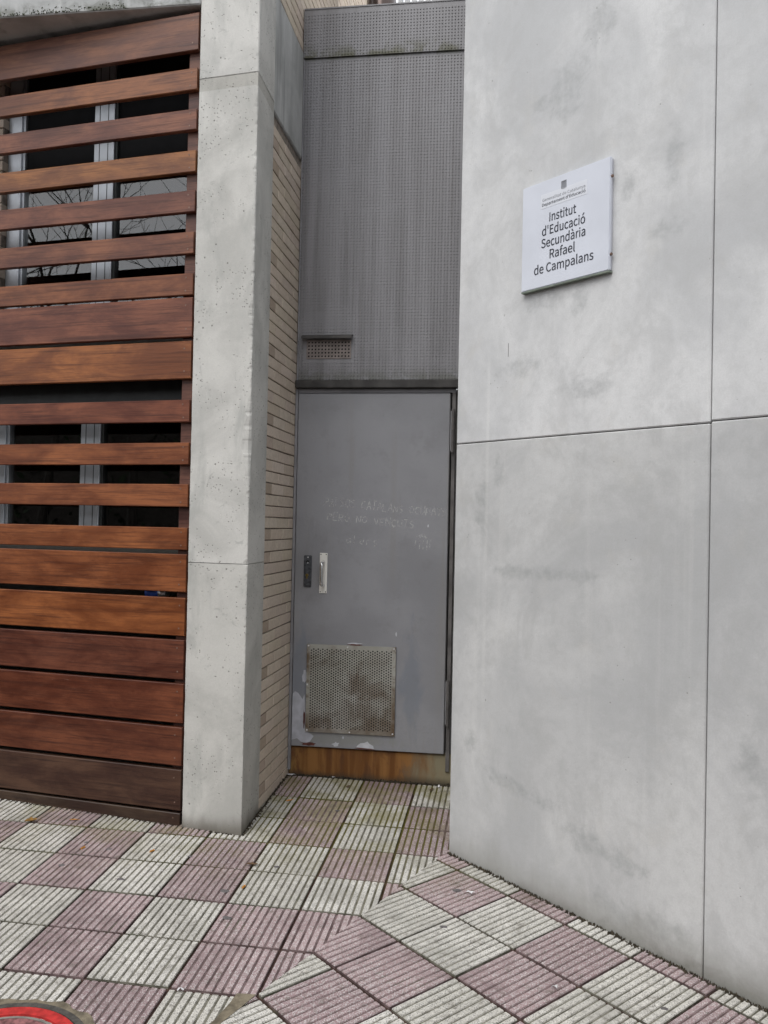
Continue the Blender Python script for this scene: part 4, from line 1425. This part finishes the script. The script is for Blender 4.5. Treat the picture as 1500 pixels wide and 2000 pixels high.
leaf_thing(-1.492, -0.300, 0.058, 0.020, 0.5, M['leaf'], 'curled ochre leaf on the tiles below the planks at far left')
leaf_thing(-0.333, 0.223, 0.040, 0.007, 0.6, M['butt'], 'thin orange leaf on the white tile beside the brick wall')
leaf_thing(-0.300, -0.56, 0.05, 0.012, 0.2, M['leafbrown'], 'pale brown leaf on the white tile in front of the recess')
leaf_thing(-0.07, 0.50, 0.035, 0.007, 1.2, M['leafbrown'], 'dark brown leaf on the tiles just before the rusty step')
leaf_thing(0.392, 0.545, 0.04, 0.008, 1.2, M['leafbrown'], 'dark leaf in the recess corner by the right wall')
leaf_thing(-1.30, -0.245, 0.04, 0.006, 0.1, M['butt'], 'thin reddish leaf on the pink tile under the planks', 0.2)
butt(-1.100, -0.534, 1.3, 'orange cigarette butt on the pink tile left of the pillar')
butt(-0.782, -0.504, 1.1, 'orange cigarette butt on the white tile nearest the pillar front')
butt(-0.272, -0.762, 1.4, 'orange cigarette butt beside the brown joint in front of the recess')
scrap(-0.425, 0.622, 0.032, 0.3, 'crumpled whitish paper in the corner below the bricks', None, 3)
scrap(-0.176, 0.628, 0.010, 0.1, 'tiny white scrap at the foot of the rusty step', None, 4)
scrap(0.430, 0.600, 0.014, 1.4, 'small white paper at the right end of the rusty step', None, 5)
scrap(0.660, -0.640, 0.018, 0.2, 'white scrap on the pink tile near the concrete wall', None, 6)
scrap(0.971, -1.271, 0.016, 0.6, 'white scrap on the pink tile at lower right', None, 7)
scrap(-0.255, -1.515, 0.016, 0.2, 'white bottle cap like scrap on the striped tile at the bottom', None, 8)
scrap(-0.66, -0.70, 0.010, 0.2, 'tiny white scrap on the white tile in front of the pillar', None, 9)

# moss and dirt gathered along the feet of the walls
def dirt_line(name, a, b, n, w, h, label, seed, mat):
    rnd = random.Random(seed)
    verts, faces = [], []
    d = Vector((b[0] - a[0], b[1] - a[1])).normalized()
    nrm = Vector((-d.y, d.x))
    for i in range(n):
        t = rnd.random()
        off = rnd.gauss(0, w)
        p = Vector(a) + (Vector(b) - Vector(a)) * t + nrm * off
        s = rnd.uniform(0.003, 0.010)
        hh = h * rnd.uniform(0.3, 1.3) * (1.0 + max(0, mnoise.noise(Vector((t * 30, seed, 0)))) * 1.5)
        k = len(verts)
        z0 = gz(p.x, p.y) - 0.004
        for q in range(4):
            an = q * math.pi / 2 + rnd.random()
            verts.append((p.x + s * math.cos(an), p.y + s * math.sin(an), z0))
        verts.append((p.x + rnd.gauss(0, s * .5), p.y + rnd.gauss(0, s * .5), z0 + 0.004 + hh))
        for q in range(4):
            faces.append((k + q, k + (q + 1) % 4, k + 4))
    o = mesh_obj(name, verts, faces, mat)
    return tag(o, label, 'moss', None, 'stuff')
wdx, wdy = math.cos(WA), math.sin(WA)
def wp(u, off):
    return (0.542 + wdx * u + wdy * off, -0.248 + wdy * u - wdx * off)
dirt_line('moss', wp(0, .006), wp(2.2, .006), 900, 0.004, 0.009, 'dark moss and dirt along the foot of the concrete wall', 3, M['dirt'])
dirt_line('moss', (-0.446, 0.652), (0.56, 0.652), 420, 0.006, 0.007, 'dark dirt along the foot of the rusty step', 5, M['dirt'])
dirt_line('moss', (-0.440, -0.25), (-0.450, 0.65), 380, 0.005, 0.005, 'dark dirt along the foot of the pillar side and bricks', 7, M['dirt'])
dirt_line('moss', (-2.3, 0.025), (-0.45, -0.258), 420, 0.004, 0.004, 'dark dirt along the foot of the wooden planks', 9, M['dirt'])
# moss tufts along the beam edge
rnd = random.Random(12)
verts, faces = [], []
for i in range(320):
    x = rnd.uniform(-2.4, -1.15)
    z = 4.042 + abs(rnd.gauss(0, 0.014)) * (1 + mnoise.noise(Vector((x * 6, 0, 2))))
    s = rnd.uniform(0.002, 0.005)
    k = len(verts)
    for q in range(4):
        an = q * math.pi / 2 + rnd.random()
        verts.append((x + s * math.cos(an), -0.2128, z + s * math.sin(an)))
    verts.append((x, -0.2135 - rnd.uniform(0.001, 0.004), z - 0.002))
    for q in range(4):
        faces.append((k + q, k + (q + 1) % 4, k + 4))
bmoss = mesh_obj('beam_moss', verts, faces, plain('green_moss', (0.04, 0.045, 0.022), 0.95, var=0.4, scale=50))
tag(bmoss, 'dark green moss along the lower edge of the beam', 'moss', None, 'stuff')

# ------------------------------------------------------------------ bare street trees behind the viewer (seen mirrored in the panes)
def tree(name, x, y, h, seed, label):
    rnd = random.Random(seed)
    root = tag(empty(name, (x, y, road_z)), label, 'tree', 'bare street trees mirrored in the window')
    bt_, bb_ = bmesh.new(), bmesh.new()
    def grow(p, d, L_, r, lev):
        pts, rs = [p], [r]
        n = 4
        for k in range(n):
            d = (d + Vector((rnd.gauss(0, .13), rnd.gauss(0, .13), rnd.gauss(0.05, .08)))).normalized()
            p = p + d * (L_ / n)
            pts.append(p); rs.append(r * (1 - 0.5 * (k + 1) / n))
        tube_bm(bt_ if lev == 0 else bb_, pts, rs, 6 if lev < 2 else 3, False)
        if lev < 5:
            for k in range(3 if lev < 4 else 2):
                q = pts[rnd.choice((2, 3, 4))] if lev else pts[4]
                a = rnd.uniform(0, 2 * math.pi)
                side = Vector((math.cos(a), math.sin(a), rnd.uniform(-0.1, 0.7)))
                grow(q, (d * 0.55 + side * 0.75).normalized(), L_ * rnd.uniform(0.6, 0.82), max(0.006, r * 0.5), lev + 1)
    grow(Vector((0, 0, 0)), Vector((0, 0, 1)), h * 0.36, 0.13, 0)
    bm_obj('trunk', bt_, M['bark'], root)
    bm_obj('crown', bb_, M['bark'], root)
tree('bare_tree', -11.6, -9.0, 11.0, 4, 'leafless street tree mirrored left in the upper window')
tree('bare_tree', -8.9, -8.6, 11.0, 9, 'leafless street tree mirrored right in the upper window')

# ------------------------------------------------------------------ unseen evergreen row, added to darken the lower pane reflections
hg_ = tag(empty('added_hedge', (-8.0, -10.6, road_z + 0.13)), 'unseen tall dark evergreen row behind the viewer, added to darken the lower window reflection', 'added_hedge')
rnd = random.Random(21)
verts, faces = [], []
for i in range(8000):
    x, y, z = rnd.uniform(-13, 13), rnd.choice((-0.5, 0.5)) * rnd.uniform(0.7, 1.15), rnd.uniform(0, 4.2)
    if rnd.random() < 0.25:
        y, z = rnd.uniform(-0.5, 0.5), 4.1 + rnd.uniform(0, 0.35)
    s_ = rnd.uniform(0.05, 0.14)
    d = Vector((rnd.gauss(0, 1), rnd.gauss(0, 1), rnd.gauss(0, 1))).normalized()
    u = d.orthogonal().normalized() * s_
    w_ = d.cross(u).normalized() * s_ * 0.6
    p = Vector((x, y, z))
    k = len(verts)
    verts.extend([p - u, p + w_, p + u, p - w_])
    faces.append((k, k + 1, k + 2, k + 3))
M['added_hedge'] = plain('hedge_leaves', (0.028, 0.045, 0.020), 0.7, var=0.4, scale=3)
mesh_obj('foliage', verts, faces, M['added_hedge'], hg_)['kind'] = 'stuff'
box('inner_mass', -13, 13, -0.42, 0.42, 0, 4.1, M['bark'], hg_)
